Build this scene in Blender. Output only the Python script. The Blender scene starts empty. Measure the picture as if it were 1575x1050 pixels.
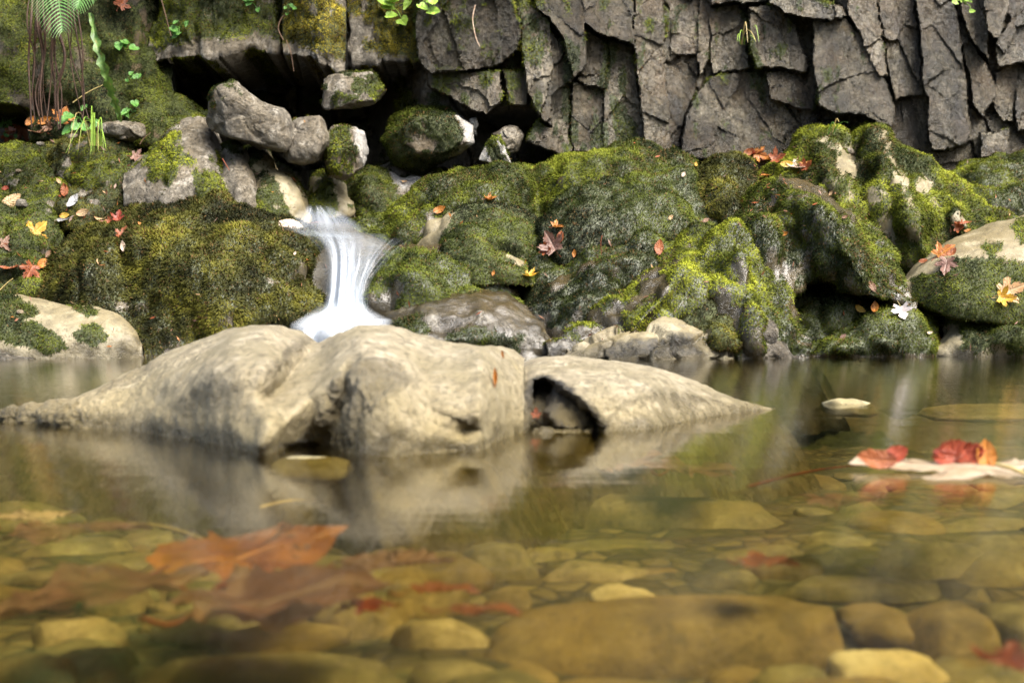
import bpy, math, random
import numpy as np
from mathutils import Vector, Matrix

random.seed(7); RNG = np.random.default_rng(11)
R = math.radians
SC = bpy.context.scene
COL = SC.collection

# ------------------------------------------------------------------ camera, sky, sun, exposure
H, F, CX, HY = 0.19, 2187.5, 787.5, 480.0      # eye height over the water, focal length in photo pixels
cam_d = bpy.data.cameras.new('camera'); cam = bpy.data.objects.new('camera', cam_d); COL.objects.link(cam)
cam.location = (0, 0, H); cam.rotation_euler = (R(90), 0, 0)
cam_d.lens = 50; cam_d.sensor_width = 36; cam_d.shift_y = -45 / 1575
cam_d.clip_start = 0.02; cam_d.clip_end = 200
cam_d.dof.use_dof = True; cam_d.dof.focus_distance = 4.6; cam_d.dof.aperture_fstop = 6.3
SC.camera = cam
SUN_EL, SUN_AZ = R(52), R(140)
w = bpy.data.worlds.new('World'); SC.world = w; w.use_nodes = True
nt = w.node_tree; nt.nodes.clear()
sky = nt.nodes.new('ShaderNodeTexSky'); sky.sky_type = 'NISHITA'; sky.sun_disc = False
sky.sun_elevation = SUN_EL; sky.sun_rotation = SUN_AZ; sky.air_density = 1.0; sky.dust_density = 4.0; sky.ozone_density = 0.6
bg = nt.nodes.new('ShaderNodeBackground'); bg.inputs['Strength'].default_value = 0.095
wo = nt.nodes.new('ShaderNodeOutputWorld')
nt.links.new(sky.outputs[0], bg.inputs[0]); nt.links.new(bg.outputs[0], wo.inputs[0])
sd_ = bpy.data.lights.new('sun', 'SUN'); sun = bpy.data.objects.new('sun', sd_); COL.objects.link(sun)
sd_.energy = 2.7; sd_.angle = R(34); sd_.color = (1, 0.965, 0.90)
tosun = Vector((math.sin(SUN_AZ) * math.cos(SUN_EL), math.cos(SUN_AZ) * math.cos(SUN_EL), math.sin(SUN_EL)))
sun.rotation_euler = tosun.to_track_quat('Z', 'Y').to_euler()
SC.view_settings.view_transform = 'Standard'; SC.view_settings.look = 'None'
SC.view_settings.exposure = 2.25; SC.view_settings.gamma = 1
SC.cycles.max_bounces = 8; SC.cycles.transparent_max_bounces = 24; SC.cycles.diffuse_bounces = 3
SC.cycles.caustics_reflective = False; SC.cycles.caustics_refractive = False

# ------------------------------------------------------------------ numpy noise
def _h(ix, iy, iz, s=0):
    n = (ix.astype(np.int64) * 374761393 + iy.astype(np.int64) * 668265263 + iz.astype(np.int64) * 2147483647 + s * 974711) & 0xffffffff
    n = ((n ^ (n >> 13)) * 1274126177) & 0xffffffff
    n = ((n ^ (n >> 16)) * 2246822519) & 0xffffffff
    return ((n ^ (n >> 15)) & 0xffffff) / float(0xffffff)
def vnoise(p, s=0):
    i = np.floor(p); f = p - i; f = f * f * f * (f * (f * 6 - 15) + 10)
    x, y, z = i[:, 0], i[:, 1], i[:, 2]; r = 0
    for dx in (0, 1):
        wx = f[:, 0] if dx else 1 - f[:, 0]
        for dy in (0, 1):
            wy = f[:, 1] if dy else 1 - f[:, 1]
            for dz in (0, 1):
                wz = f[:, 2] if dz else 1 - f[:, 2]
                r = r + wx * wy * wz * _h(x + dx, y + dy, z + dz, s)
    return r * 2 - 1
def fbm(p, o=4, s=0):
    a, t, r = 1.0, 0.0, 0
    for k in range(o):
        r = r + a * vnoise(p * 2 ** k + 17.3 * k, s + k); t += a; a *= .5
    return r / t
def worley(p, s=0):
    i = np.floor(p); n = len(p); f1 = np.full(n, 9.); f2 = np.full(n, 9.); cid = np.zeros(n); cp = np.zeros((n, 3))
    for dx in (-1, 0, 1):
        for dy in (-1, 0, 1):
            for dz in (-1, 0, 1):
                c = i + (dx, dy, dz)
                q = c + np.stack([_h(c[:, 0], c[:, 1], c[:, 2], s + k) for k in (1, 2, 3)], 1)
                d = np.linalg.norm(q - p, axis=1); cl = d < f1
                f2 = np.where(cl, f1, np.minimum(f2, d)); f1 = np.where(cl, d, f1)
                cid = np.where(cl, _h(c[:, 0], c[:, 1], c[:, 2], s + 9), cid); cp[cl] = q[cl]
    return f1, f2, cid, cp
def sstep(a, b, x):
    t = np.clip((x - a) / (b - a), 0, 1); return t * t * (3 - 2 * t)
def sdist(x, y, poly):
    """signed distance to a polygon, positive inside"""
    P_ = np.asarray(poly, float); d = np.full(x.shape, 1e9); ins = np.zeros(x.shape, bool)
    for a, b in zip(P_, np.roll(P_, -1, 0)):
        e = b - a; t = np.clip(((x - a[0]) * e[0] + (y - a[1]) * e[1]) / (e @ e + 1e-9), 0, 1)
        d = np.minimum(d, np.hypot(x - a[0] - t * e[0], y - a[1] - t * e[1]))
        if a[1] != b[1]:
            c = ((a[1] > y) != (b[1] > y)) & (x < (b[0] - a[0]) * (y - a[1]) / (b[1] - a[1]) + a[0]); ins ^= c
    return np.where(ins, d, -d)

# ------------------------------------------------------------------ meshes, objects, tags
def P(px, py, Y): return np.stack([(px - CX) * Y / F, Y + 0 * px, H - (py - HY) * Y / F], -1)
def proj(V): return CX + F * V[:, 0] / V[:, 1], HY - F * (V[:, 2] - H) / V[:, 1]
def mesh(name, V, quads=None, tris=None, ngons=(), smooth=True):
    me = bpy.data.meshes.new(name); V = np.asarray(V, np.float32)
    L, S = [], []
    n = 0
    for f in (quads, tris):
        if f is not None and len(f):
            f = np.asarray(f, np.int32); k = f.shape[1]; L.append(f.ravel()); S.append(n + np.arange(len(f)) * k); n += f.size
    for g in ngons: L.append(np.asarray(g, np.int32)); S.append(np.array([n])); n += len(g)
    L = np.concatenate(L).astype(np.int32); S = np.concatenate(S).astype(np.int32)
    me.vertices.add(len(V)); me.vertices.foreach_set('co', V.ravel())
    me.loops.add(len(L)); me.loops.foreach_set('vertex_index', L)
    me.polygons.add(len(S)); me.polygons.foreach_set('loop_start', S)
    me.update(calc_edges=True); me.validate()
    me.polygons.foreach_set('use_smooth', np.full(len(me.polygons), smooth)); me.update()
    return me
def getco(me):
    a = np.empty(len(me.vertices) * 3, np.float32); me.vertices.foreach_get('co', a); return a.reshape(-1, 3).astype(float)
def setco(me, V): me.vertices.foreach_set('co', np.asarray(V, np.float32).ravel()); me.update()
def getn(me):
    a = np.empty(len(me.vertices) * 3, np.float32); me.vertex_normals.foreach_get('vector', a); return a.reshape(-1, 3).astype(float)
def attr(me, name, C):
    A = np.ones((len(me.vertices), 4), np.float32); A[:, :C.shape[1]] = C
    at = me.attributes.new(name, 'FLOAT_COLOR', 'POINT'); at.data.foreach_set('color', A.ravel())
def link(name, me, mat, parent=None, origin=None):
    o = bpy.data.objects.new(name, me); COL.objects.link(o)
    if mat and not me.materials: me.materials.append(mat)
    if origin is not None:
        V = getco(me) - np.asarray(origin); setco(me, V); o.location = origin
    if parent:
        o.parent = parent; o.matrix_parent_inverse = Matrix.Translation(-Vector(parent.location)) if origin is None else Matrix.Identity(4)
        if origin is not None: o.location = Vector(origin) - Vector(parent.location)
    return o
def tag(o, label=None, cat=None, group=None, kind=None):
    if label: o['label'] = label
    if cat: o['category'] = cat
    if group: o['group'] = group
    if kind: o['kind'] = kind
    return o
def grid_quads(nr, nc, wrap=False):
    i = np.arange(nr - 1)[:, None] * nc; j = np.arange(nc if wrap else nc - 1)[None]; k = (j + 1) % nc
    return np.stack([i + j, i + k, i + nc + k, i + nc + j], -1).reshape(-1, 4)

# ------------------------------------------------------------------ materials
class N:
    def __init__(s, name):
        s.m = bpy.data.materials.new(name); s.m.use_nodes = True; s.t = s.m.node_tree; s.t.nodes.clear()
        s.out = s('OutputMaterial')
    def __call__(s, typ, ins={}, **kw):
        n = s.t.nodes.new('ShaderNode' + typ)
        for k, v in kw.items(): setattr(n, k, v)
        for k, v in ins.items(): s.set(n.inputs[k], v)
        return n
    def set(s, sock, v):
        if isinstance(v, bpy.types.NodeSocket): s.t.links.new(v, sock)
        elif hasattr(sock.default_value, '__len__') and not hasattr(v, '__len__'): sock.default_value = (v,) * len(sock.default_value)
        elif hasattr(v, '__len__') and len(v) == 3 and len(sock.default_value) == 4: sock.default_value = (*v, 1)
        else: sock.default_value = v
    def noise(s, scale, detail=5, rough=.6, vec=None, dist=0):
        n = s('TexNoise', {'Scale': scale, 'Detail': detail, 'Roughness': rough, 'Distortion': dist})
        s.set(n.inputs['Vector'], vec if vec else s.pos()); return n.outputs['Fac']
    def pos(s):
        if not hasattr(s, '_p'): s._p = s('NewGeometry').outputs['Position']
        return s._p
    def mapped(s, scale, rot=(0, 0, 0)):
        return s('Mapping', {'Vector': s.pos(), 'Scale': scale, 'Rotation': rot}).outputs[0]
    def ramp(s, fac, *st):
        r = s('ValToRGB'); e = r.color_ramp.elements
        while len(e) < len(st): e.new(.5)
        for k, (p, c) in enumerate(st): e[k].position = p; e[k].color = (*c, 1) if len(c) == 3 else c
        s.set(r.inputs[0], fac); return r.outputs[0]
    def mix(s, f, a, b, mode='MIX'):
        n = s('Mix', data_type='RGBA', blend_type=mode); s.set(n.inputs[0], f); s.set(n.inputs[6], a); s.set(n.inputs[7], b); return n.outputs[2]
    def math(s, op, a, b=0.0, c=0.0, clamp=False):
        n = s('Math', operation=op, use_clamp=clamp); s.set(n.inputs[0], a); s.set(n.inputs[1], b); s.set(n.inputs[2], c); return n.outputs[0]
    def rng(s, v, a, b, c, d): return s('MapRange', {0: v, 1: a, 2: b, 3: c, 4: d}).outputs[0]
    def bump(s, h, strength, dist, normal=None):
        n = s('Bump', {'Height': h, 'Strength': strength, 'Distance': dist})
        if normal: s.set(n.inputs['Normal'], normal)
        return n.outputs[0]
    def finish(s, sh): s.t.links.new(sh, s.out.inputs[0]); return s.m
g1 = lambda v: (v, v, v)

def rock_mat(name, dark, mid, light, rough=.75, wet_rough=.25, warm=(.16, .11, .05), moss=((.016, .02, .005), (.05, .06, .010)), scale=1.0, bump=1.0, wetdark=.55, stri=None, brkamt=1.0, algae=(.10, .078, .028), brkcol=None, spec=.5, stain=(.004, -.02), wetbump=.03):
    """rock with grain, stains, pits; vertex attribute mask: R moss, G broken dark patch, B wet"""
    n = N(name); a = n('Attribute', attribute_name='mask'); sp = n('SeparateColor', {0: a.outputs['Color']})
    big, med = n.noise(3.2 * scale, 4, .55), n.noise(14 * scale, 6, .65)
    c = n.ramp(med, (.30, dark), (.5, mid), (.72, light))
    c = n.mix(n.rng(big, .42, .62, 0, .65), c, warm)
    c = n.mix(n.rng(n.noise(7 * scale, 5, .7), .58, .66, 0, .55), c, light)
    c = n.mix(n.rng(n.noise(230, 2, .5), .3, .7, .0, .35), c, dark)
    if stri:
        c = n.mix(n.rng(n.noise(1, 5, .6, n.mapped((6, 6, .9), (0, .18, 0))), .50, .64, 0, .75), c, dark)
        c = n.mix(n.rng(n.noise(1, 4, .6, n.mapped((5, 5, 1.1), (0, .18, 0))), .56, .70, 0, .35), c, (.20, .165, .12))
        c = n.mix(n.rng(n.noise(4.5, 5, .7), .52, .66, 0, .5), c, (.095, .062, .030))
    pits = n.rng(n.noise(38 * scale, 5, .75), .36, .46, 1, 0)
    c = n.mix(n.math('MULTIPLY', pits, .6), c, dark)
    vo = n('TexVoronoi', {'Vector': n.pos(), 'Scale': 9 * scale}, feature='DISTANCE_TO_EDGE')
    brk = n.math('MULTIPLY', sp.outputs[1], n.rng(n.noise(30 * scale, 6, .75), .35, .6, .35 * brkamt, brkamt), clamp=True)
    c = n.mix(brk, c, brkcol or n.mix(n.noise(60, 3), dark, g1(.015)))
    zz = n('SeparateXYZ', {0: n.pos()}).outputs[2]
    if algae: c = n.mix(n.rng(n.math('ADD', zz, n.math('MULTIPLY_ADD', n.noise(9, 4), .5 * (stain[0] + .02), -.25 * (stain[0] + .02))), stain[0], stain[1], 0, .85), c, algae)
    mz = n.math('ADD', sp.outputs[0], n.math('MULTIPLY_ADD', n.noise(55, 4), .9, -.45))
    mm = n.rng(mz, .35, .6, 0, 1)
    mc = n.ramp(n.noise(45, 5, .7), (.35, moss[0]), (.68, moss[1]))
    c = n.mix(mm, c, mc)
    wet = n.math('MULTIPLY', sp.outputs[2], n.rng(n.noise(11 * scale, 4), .35, .6, .4, 1))
    c = n.mix(wet, c, n.mix(1.0, c, g1(wetdark), 'MULTIPLY'))
    rg = n.math('ADD', n.math('MULTIPLY_ADD', wet, wet_rough - rough, rough), n.math('MULTIPLY', mm, .25), clamp=True)
    h = n.math('ADD', n.math('MULTIPLY', n.noise(22 * scale, 8, .7), 1.0), n.math('MULTIPLY', pits, -.35))
    h = n.math('ADD', h, n.math('MULTIPLY', n.math('MULTIPLY', n.noise(70, 6, .8), sp.outputs[1]), 2.2))
    if stri: h = n.math('ADD', h, n.math('MULTIPLY', n.noise(1.0, 5, .65, n.mapped(stri)), .9))
    nb = n.bump(h, .7 * bump, .02)
    nb = n.bump(n.noise(190, 4, .7), .35 * bump, .004, nb)
    nb = n.bump(n.noise(42, 6, .75), n.math('MULTIPLY', wet, .9), wetbump, nb)
    b = n('BsdfPrincipled', {'Base Color': c, 'Roughness': rg, 'Normal': nb, 'Specular IOR Level': spec})
    return n.finish(b.outputs[0])

M_PALE = rock_mat('pale_limestone', (.12, .098, .058), (.285, .238, .148), (.45, .39, .275), rough=.5, wet_rough=.2, warm=(.20, .165, .085), scale=2.6, bump=1.1, wetdark=.65, brkamt=.5, algae=(.20, .155, .062), stain=(.13, -.01))
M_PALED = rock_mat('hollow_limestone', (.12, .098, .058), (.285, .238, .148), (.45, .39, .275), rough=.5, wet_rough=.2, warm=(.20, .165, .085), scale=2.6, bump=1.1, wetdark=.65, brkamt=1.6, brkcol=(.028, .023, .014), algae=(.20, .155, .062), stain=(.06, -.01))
M_GREY = rock_mat('grey_boulder', (.03, .025, .018), (.115, .098, .07), (.32, .29, .235), rough=.55, scale=1.7, warm=(.10, .075, .038), bump=1.2)
M_WET = rock_mat('wet_brown_rock', (.022, .018, .010), (.052, .041, .020), (.11, .09, .05), rough=.34, wet_rough=.10, warm=(.075, .052, .018), bump=.6, spec=.65, wetbump=.006)
M_TAN = rock_mat('tan_slab', (.08, .066, .036), (.17, .142, .08), (.27, .235, .15), rough=.55, wet_rough=.22, warm=(.12, .09, .035), bump=.6)
M_CLIFF = rock_mat('cliff_rock', (.017, .014, .008), (.088, .074, .044), (.25, .215, .15), rough=.34, wet_rough=.16, warm=(.085, .056, .024), stri=(12, 12, 3), wetdark=1.0, bump=1.4, brkamt=.75, scale=1.3, spec=.65, wetbump=.07)
M_WHITE = rock_mat('whitened_boulder', (.035, .03, .022), (.10, .085, .062), (.25, .225, .18), rough=.5, scale=1.3, brkcol=(.40, .385, .35), brkamt=.95)  # here the G mask colours the marked sides near white
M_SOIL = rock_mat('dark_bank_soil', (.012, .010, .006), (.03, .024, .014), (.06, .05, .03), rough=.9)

def moss_mat():
    n = N('moss_fronds'); a = n('Attribute', attribute_name='col')
    b = n('BsdfPrincipled', {'Base Color': a.outputs['Color'], 'Roughness': .6, 'Specular IOR Level': .10})
    t = n('BsdfTranslucent', {'Color': a.outputs['Color']})
    return n.finish(n('MixShader', {0: .25, 1: b.outputs[0], 2: t.outputs[0]}).outputs[0])
M_MOSS = moss_mat()
def leaf_mat(name, c1, c2, vein, spot=(.05, .025, .01), rough=.5):
    n = N(name); a = n('Attribute', attribute_name='mask'); sp = n('SeparateColor', {0: a.outputs['Color']})
    c = n.mix(n.rng(n.noise(28, 4, .6), .38, .62, 0, 1), c1, c2)
    c = n.mix(n.rng(n.noise(70, 3, .6), .58, .68, 0, .75), c, spot)
    c = n.mix(n.math('MULTIPLY', sp.outputs[0], .7), c, vein)
    nb = n.bump(n.math('ADD', n.noise(60, 3), n.math('MULTIPLY', sp.outputs[0], .6)), .4, .006)
    b = n('BsdfPrincipled', {'Base Color': c, 'Roughness': rough, 'Normal': nb})
    t = n('BsdfTranslucent', {'Color': c})
    return n.finish(n('MixShader', {0: .3, 1: b.outputs[0], 2: t.outputs[0]}).outputs[0])
LM = {
 'yellow': leaf_mat('yellow_leaf', (0.484, 0.296, 0.0234), (0.39, 0.187, 0.0156), (0.546, 0.39, 0.078)),
 'orange': leaf_mat('orange_leaf', (0.343, 0.125, 0.0172), (0.218, 0.0624, 0.0117), (0.468, 0.195, 0.0312)),
 'rust': leaf_mat('rust_leaf', (0.234, 0.0585, 0.014), (0.156, 0.0351, 0.0117), (0.296, 0.101, 0.0312)),
 'red': leaf_mat('red_leaf', (0.211, 0.0273, 0.00936), (0.133, 0.0172, 0.00936), (0.312, 0.0624, 0.0234)),
 'brown': leaf_mat('brown_leaf', (0.148, 0.0702, 0.0351), (0.0936, 0.0429, 0.0234), (0.218, 0.125, 0.0702)),
 'plum': leaf_mat('plum_brown_leaf', (.20, .10, .07), (.11, .05, .035), (.24, .15, .11)),
 'tan': leaf_mat('tan_leaf', (0.452, 0.281, 0.133), (0.359, 0.195, 0.078), (0.507, 0.374, 0.218)),
 'pale': leaf_mat('pale_leaf', (0.562, 0.437, 0.335), (0.468, 0.328, 0.218), (0.585, 0.484, 0.39), spot=(0.312, 0.156, 0.078)),
 'white': leaf_mat('whitish_leaf', (0.624, 0.569, 0.546), (0.546, 0.468, 0.445), (0.663, 0.624, 0.608), spot=(0.39, 0.312, 0.281)),
 'grey': leaf_mat('grey_leaf', (0.374, 0.367, 0.359), (0.281, 0.273, 0.265), (0.39, 0.39, 0.39), spot=(0.156, 0.148, 0.14)),
 'green': leaf_mat('green_leaf', (.06, .17, .03), (.09, .22, .03), (.14, .28, .07), spot=(.05, .12, .02)),
 'lime': leaf_mat('lime_leaf', (.26, .40, .05), (.20, .33, .04), (.36, .5, .12), spot=(.16, .24, .03)),
 'strap': leaf_mat('strap_green', (.05, .11, .018), (.10, .18, .03), (.14, .22, .05), spot=(.20, .17, .05)),
 'fern': leaf_mat('fern_green', (.09, .20, .05), (.12, .26, .06), (.14, .28, .08), spot=(.08, .16, .04)),
 'straw': leaf_mat('straw', (.50, .40, .17), (.42, .32, .12), (.5, .4, .2), spot=(.3, .2, .08)),
 'root': leaf_mat('root_brown', (.075, .036, .018), (.04, .02, .011), (.1, .05, .02), spot=(.03, .015, .008), rough=.7),
 'twig': leaf_mat('twig_brown', (.20, .12, .07), (.13, .075, .045), (.2, .12, .07), rough=.7),
}

# ------------------------------------------------------------------ rocks built as solids
TOP = []          # rocks waiting for their moss
GREEN = ((.011, .016, .004), (.056, .068, .009), (.17, .19, .020))
OLIVE = ((.011, .012, .004), (.050, .050, .010), (.145, .135, .020))
LUSH = ((.018, .024, .005), (.088, .102, .010), (.25, .27, .025))
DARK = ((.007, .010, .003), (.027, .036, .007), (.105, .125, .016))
GOLD = ((.035, .030, .006), (.15, .125, .014), (.34, .28, .035))
def yslope(py): return 6.12 + (548 - py) * .0038
def ywater(py): return H * F / (py - HY)
def smooth(a, k):
    if k < 1: return a
    x = np.arange(-3 * k, 3 * k + 1); g = np.exp(-.5 * (x / k) ** 2); g /= g.sum()
    return np.convolve(np.pad(a, 3 * int(k), mode='edge'), g, 'valid')
def finish_rock(name, me, label, mat, cat, noise, moss, bare, mossy, tint, dens, wet, dark, wetline, group, seed, length, hang, chip, kind=None, wets=(), billow=None, rough=0):
    V = getco(me); n = getn(me); q = V + seed * 3.71
    d = 0
    for A, f, o in noise: d = d + A * fbm(q * f, o, seed)
    if chip:
        f1, f2, cid, cp = worley(q * chip[1] + .6 * fbm(q * 9, 2, 5)[:, None], seed)
        d = d + chip[0] * (cid - .5) * 1.6 - chip[0] * .8 * (1 - sstep(0, .10, f2 - f1))
    if billow: d = d + billow[0] * (np.abs(fbm(q * billow[1], 3, seed + 40)) * 3 - .8)
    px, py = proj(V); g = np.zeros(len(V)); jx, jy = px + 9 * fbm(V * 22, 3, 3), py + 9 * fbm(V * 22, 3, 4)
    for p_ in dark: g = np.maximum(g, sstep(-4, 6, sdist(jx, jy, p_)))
    if rough: d = d + g * rough * (fbm(q * 35, 4, seed + 50) - .5 * np.abs(fbm(q * 90, 3, seed + 51)))
    V = V + n * (np.asarray(d) + np.zeros(len(V)))[:, None]
    setco(me, V); n = getn(me); px, py = proj(V)
    jx, jy = px + 9 * fbm(V * 22, 3, 3), py + 9 * fbm(V * 22, 3, 4)
    m = moss + .95 * fbm(q * 4.5, 4, 21) + .55 * fbm(q * 19, 3, 22) + .35 * (n[:, 2] - .3)
    for p_ in bare: m = m - 1.5 * sstep(-5, 5, sdist(jx, jy, p_))
    for p_ in mossy: m = m + 1.5 * sstep(-5, 5, sdist(jx, jy, p_))
    m = np.where(V[:, 2] < .012, m - 1.2, m); m = sstep(-.05, .28, m)
    b = np.maximum(wet, sstep(wetline, wetline * .3, V[:, 2] + .02 * fbm(q * 12, 2, 8)) if wetline else 0) + np.zeros(len(V))
    for p_ in wets: b = np.maximum(b, sstep(-8, 8, sdist(jx, jy, p_)))
    attr(me, 'mask', np.stack([m, g, b], 1))
    lo = V.min(0); c = ((V[:, 0].min() + V[:, 0].max()) / 2, (V[:, 1].min() + V[:, 1].max()) / 2, lo[2])
    o = link(name, me, mat, origin=c); tag(o, label, cat, group, kind)
    if dens and m.max() > .2: TOP.append((o, np.asarray(c), tint, dens, length, hang, seed))
    return o
N_SOFT = ((.045, 3.2, 3), (.016, 11, 3), (.006, 34, 2))
N_HARD = ((.018, 4, 3), (.008, 13, 4), (.003, 40, 3))
_seed = [10]
def mound(name, label, base, crest, off=0, run=None, yfn=yslope, back=.35, pa=1., pb=1., bow=.08, lumps=(), ridges=(), carve=(), step=3, rows=34, sm=2,
          mat=None, noise=N_SOFT, moss=.55, bare=(), mossy=(), tint=GREEN, dens=60000, wet=0, wets=(), dark=(), wetline=.05, cat='boulder', group=None, length=.013, hang=.6, chip=None, under=0, kind=None, billow=(.035, 3.6), rough=0):
    _seed[0] += 1
    base = np.array(base, float); crest = np.array(crest, float)
    x0, x1 = min(base[0, 0], crest[0, 0]), max(base[-1, 0], crest[-1, 0])
    xs = np.linspace(x0, x1, max(12, int((x1 - x0) / step)))
    bp = smooth(np.interp(xs, base[:, 0], base[:, 1]), sm); cp = np.minimum(smooth(np.interp(xs, crest[:, 0], crest[:, 1]), sm), bp - .5)
    u = np.linspace(-1, 1, len(xs)); Yb = yfn(bp) - off + bow * u * u
    rn = (yfn(cp) - yfn(bp) if yfn is yslope else 0) if run is None else np.interp(xs, *run) if hasattr(run, '__len__') else run
    rn = rn * np.ones(len(xs)) * np.maximum(.15, np.clip((bp - cp) / (.5 * max(bp - cp)), 0, 1)) if run is not None else np.maximum(rn, .05)
    rows_ = []
    if under:   # continue under the water in front
        for k in (3, 2, 1): rows_.append(P(xs, bp, Yb) + np.stack([.5 * u * under * k / 3, -under * .35 * k / 3 + 0 * u, -under * (k / 3) ** 1.2 + 0 * u], 1))
    for t in np.linspace(0, 1, rows):
        py = bp + (cp - bp) * math.sin(t * math.pi / 2) ** pa
        Y = Yb + rn * (1 - math.cos(t * math.pi / 2)) ** pb
        for lx, ly, rx, ry, am in lumps: Y = Y - am * np.exp(-((xs - lx) / rx) ** 2 - ((py - ly) / ry) ** 2)
        for pts, wd_, am in ridges:
            dm = np.full(len(xs), 1e9)
            for (ax, ay), (bx, by) in zip(pts, pts[1:]):
                tt = np.clip(((xs - ax) * (bx - ax) + (py - ay) * (by - ay)) / ((bx - ax) ** 2 + (by - ay) ** 2), 0, 1); dm = np.minimum(dm, np.hypot(xs - ax - tt * (bx - ax), py - ay - tt * (by - ay)))
            Y = Y - am * np.exp(-np.abs(dm / wd_) ** 1.3)
        for p_, am in carve: Y = Y + am * sstep(0, 14, sdist(xs, py, p_))
        rows_.append(P(xs, py, Y))
    Vc = rows_[-1]; zb = rows_[0][:, 2]
    for s in np.linspace(0, 1, 9)[1:]:
        q = Vc.copy(); q[:, 1] += back * math.sin(s * math.pi / 2) * np.maximum(.3, 1 - u * u); q[:, 2] = Vc[:, 2] + (zb - Vc[:, 2]) * (1 - math.cos(s * math.pi / 2)); rows_.append(q)
    V = np.stack(rows_); nr, nc = V.shape[:2]
    Q = grid_quads(nr + 1, nc); Q = Q % (nr * nc)        # last strip closes the underside
    caps = [np.arange(nr)[::-1] * nc, np.arange(nr) * nc + nc - 1]
    me = mesh(name, V.reshape(-1, 3), Q[:, ::1], ngons=caps)
    return finish_rock(name, me, label, mat or M_WET, cat, noise, moss, bare, mossy, tint, dens, wet, dark, wetline, group, _seed[0], length, hang, chip, kind, wets, billow if moss > 0 else None, rough)
def chunk(name, label, outline, Y, thick, back=None, cuts=20, depth=.76, mat=None, noise=N_HARD, moss=-.5, bare=(), mossy=(), tint=GREEN, dens=50000, wet=0, wets=(), dark=(), res=64, cat='boulder', group=None, chip=(.007, 5), e=.5, tilt=0, length=.014, hang=.4, seed=None):
    _seed[0] += 1; seed = seed or _seed[0]; rg = np.random.default_rng(seed)
    O = np.array(outline, float); c = (O.min(0) + O.max(0)) / 2; c = .5 * c + .5 * O.mean(0)
    seg = np.r_[O, O[:1]]; L = np.r_[0, np.cumsum(np.hypot(*np.diff(seg, axis=0).T))]
    t = np.linspace(0, L[-1], res * 2, endpoint=False); ox = np.interp(t, L, seg[:, 0]); oy = np.interp(t, L, seg[:, 1])
    rr = np.r_[np.sin(np.linspace(.04, math.pi / 2, res // 2)), np.sin(np.linspace(math.pi / 2, .04, res // 2)[1:])]
    sg = np.r_[np.ones(res // 2), -np.ones(res // 2 - 1)]; bk = back or thick
    rows = []
    for r, s in zip(rr, sg):
        x = c[0] + r * (ox - c[0]); y = c[1] + r * (oy - c[1])
        dz = max(0, 1 - r * r) ** (e / 2) * (thick if s > 0 else bk)
        rows.append(P(x, y, Y - s * dz + tilt * (y - c[1]) / 100))
    V = np.stack(rows); nr, nc = V.shape[:2]; V = V.reshape(-1, 3)
    cw = V.mean(0); Lc = V - cw; sz = np.abs(Lc).max(0)
    for k in range(cuts):
        nd = rg.normal(size=3); nd[1] = -abs(nd[1]) * 1.2; nd /= np.linalg.norm(nd)
        ex = (Lc @ nd).max() * rg.uniform(depth, .95); ov = np.maximum(0, Lc @ nd - ex); Lc = Lc - ov[:, None] * nd * .93
    V = cw + Lc
    Q = grid_quads(nr, nc, True)[:, ::-1]
    caps = [np.arange(nc), np.arange(nc)[::-1] + (nr - 1) * nc]; me = mesh(name, V, Q, ngons=caps)
    if ((V - cw) * getn(me)).sum() < 0: me = mesh(name, V, Q[:, ::-1], ngons=[k[::-1] for k in caps])
    return finish_rock(name, me, label, mat or M_GREY, cat, noise, moss, bare, mossy, tint, dens, wet, dark, 0, group, seed, length, hang, chip, None, wets)

# ------------------------------------------------------------------ the cliff: fractured blocks, each with its own plane
YC = 7.65
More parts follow.
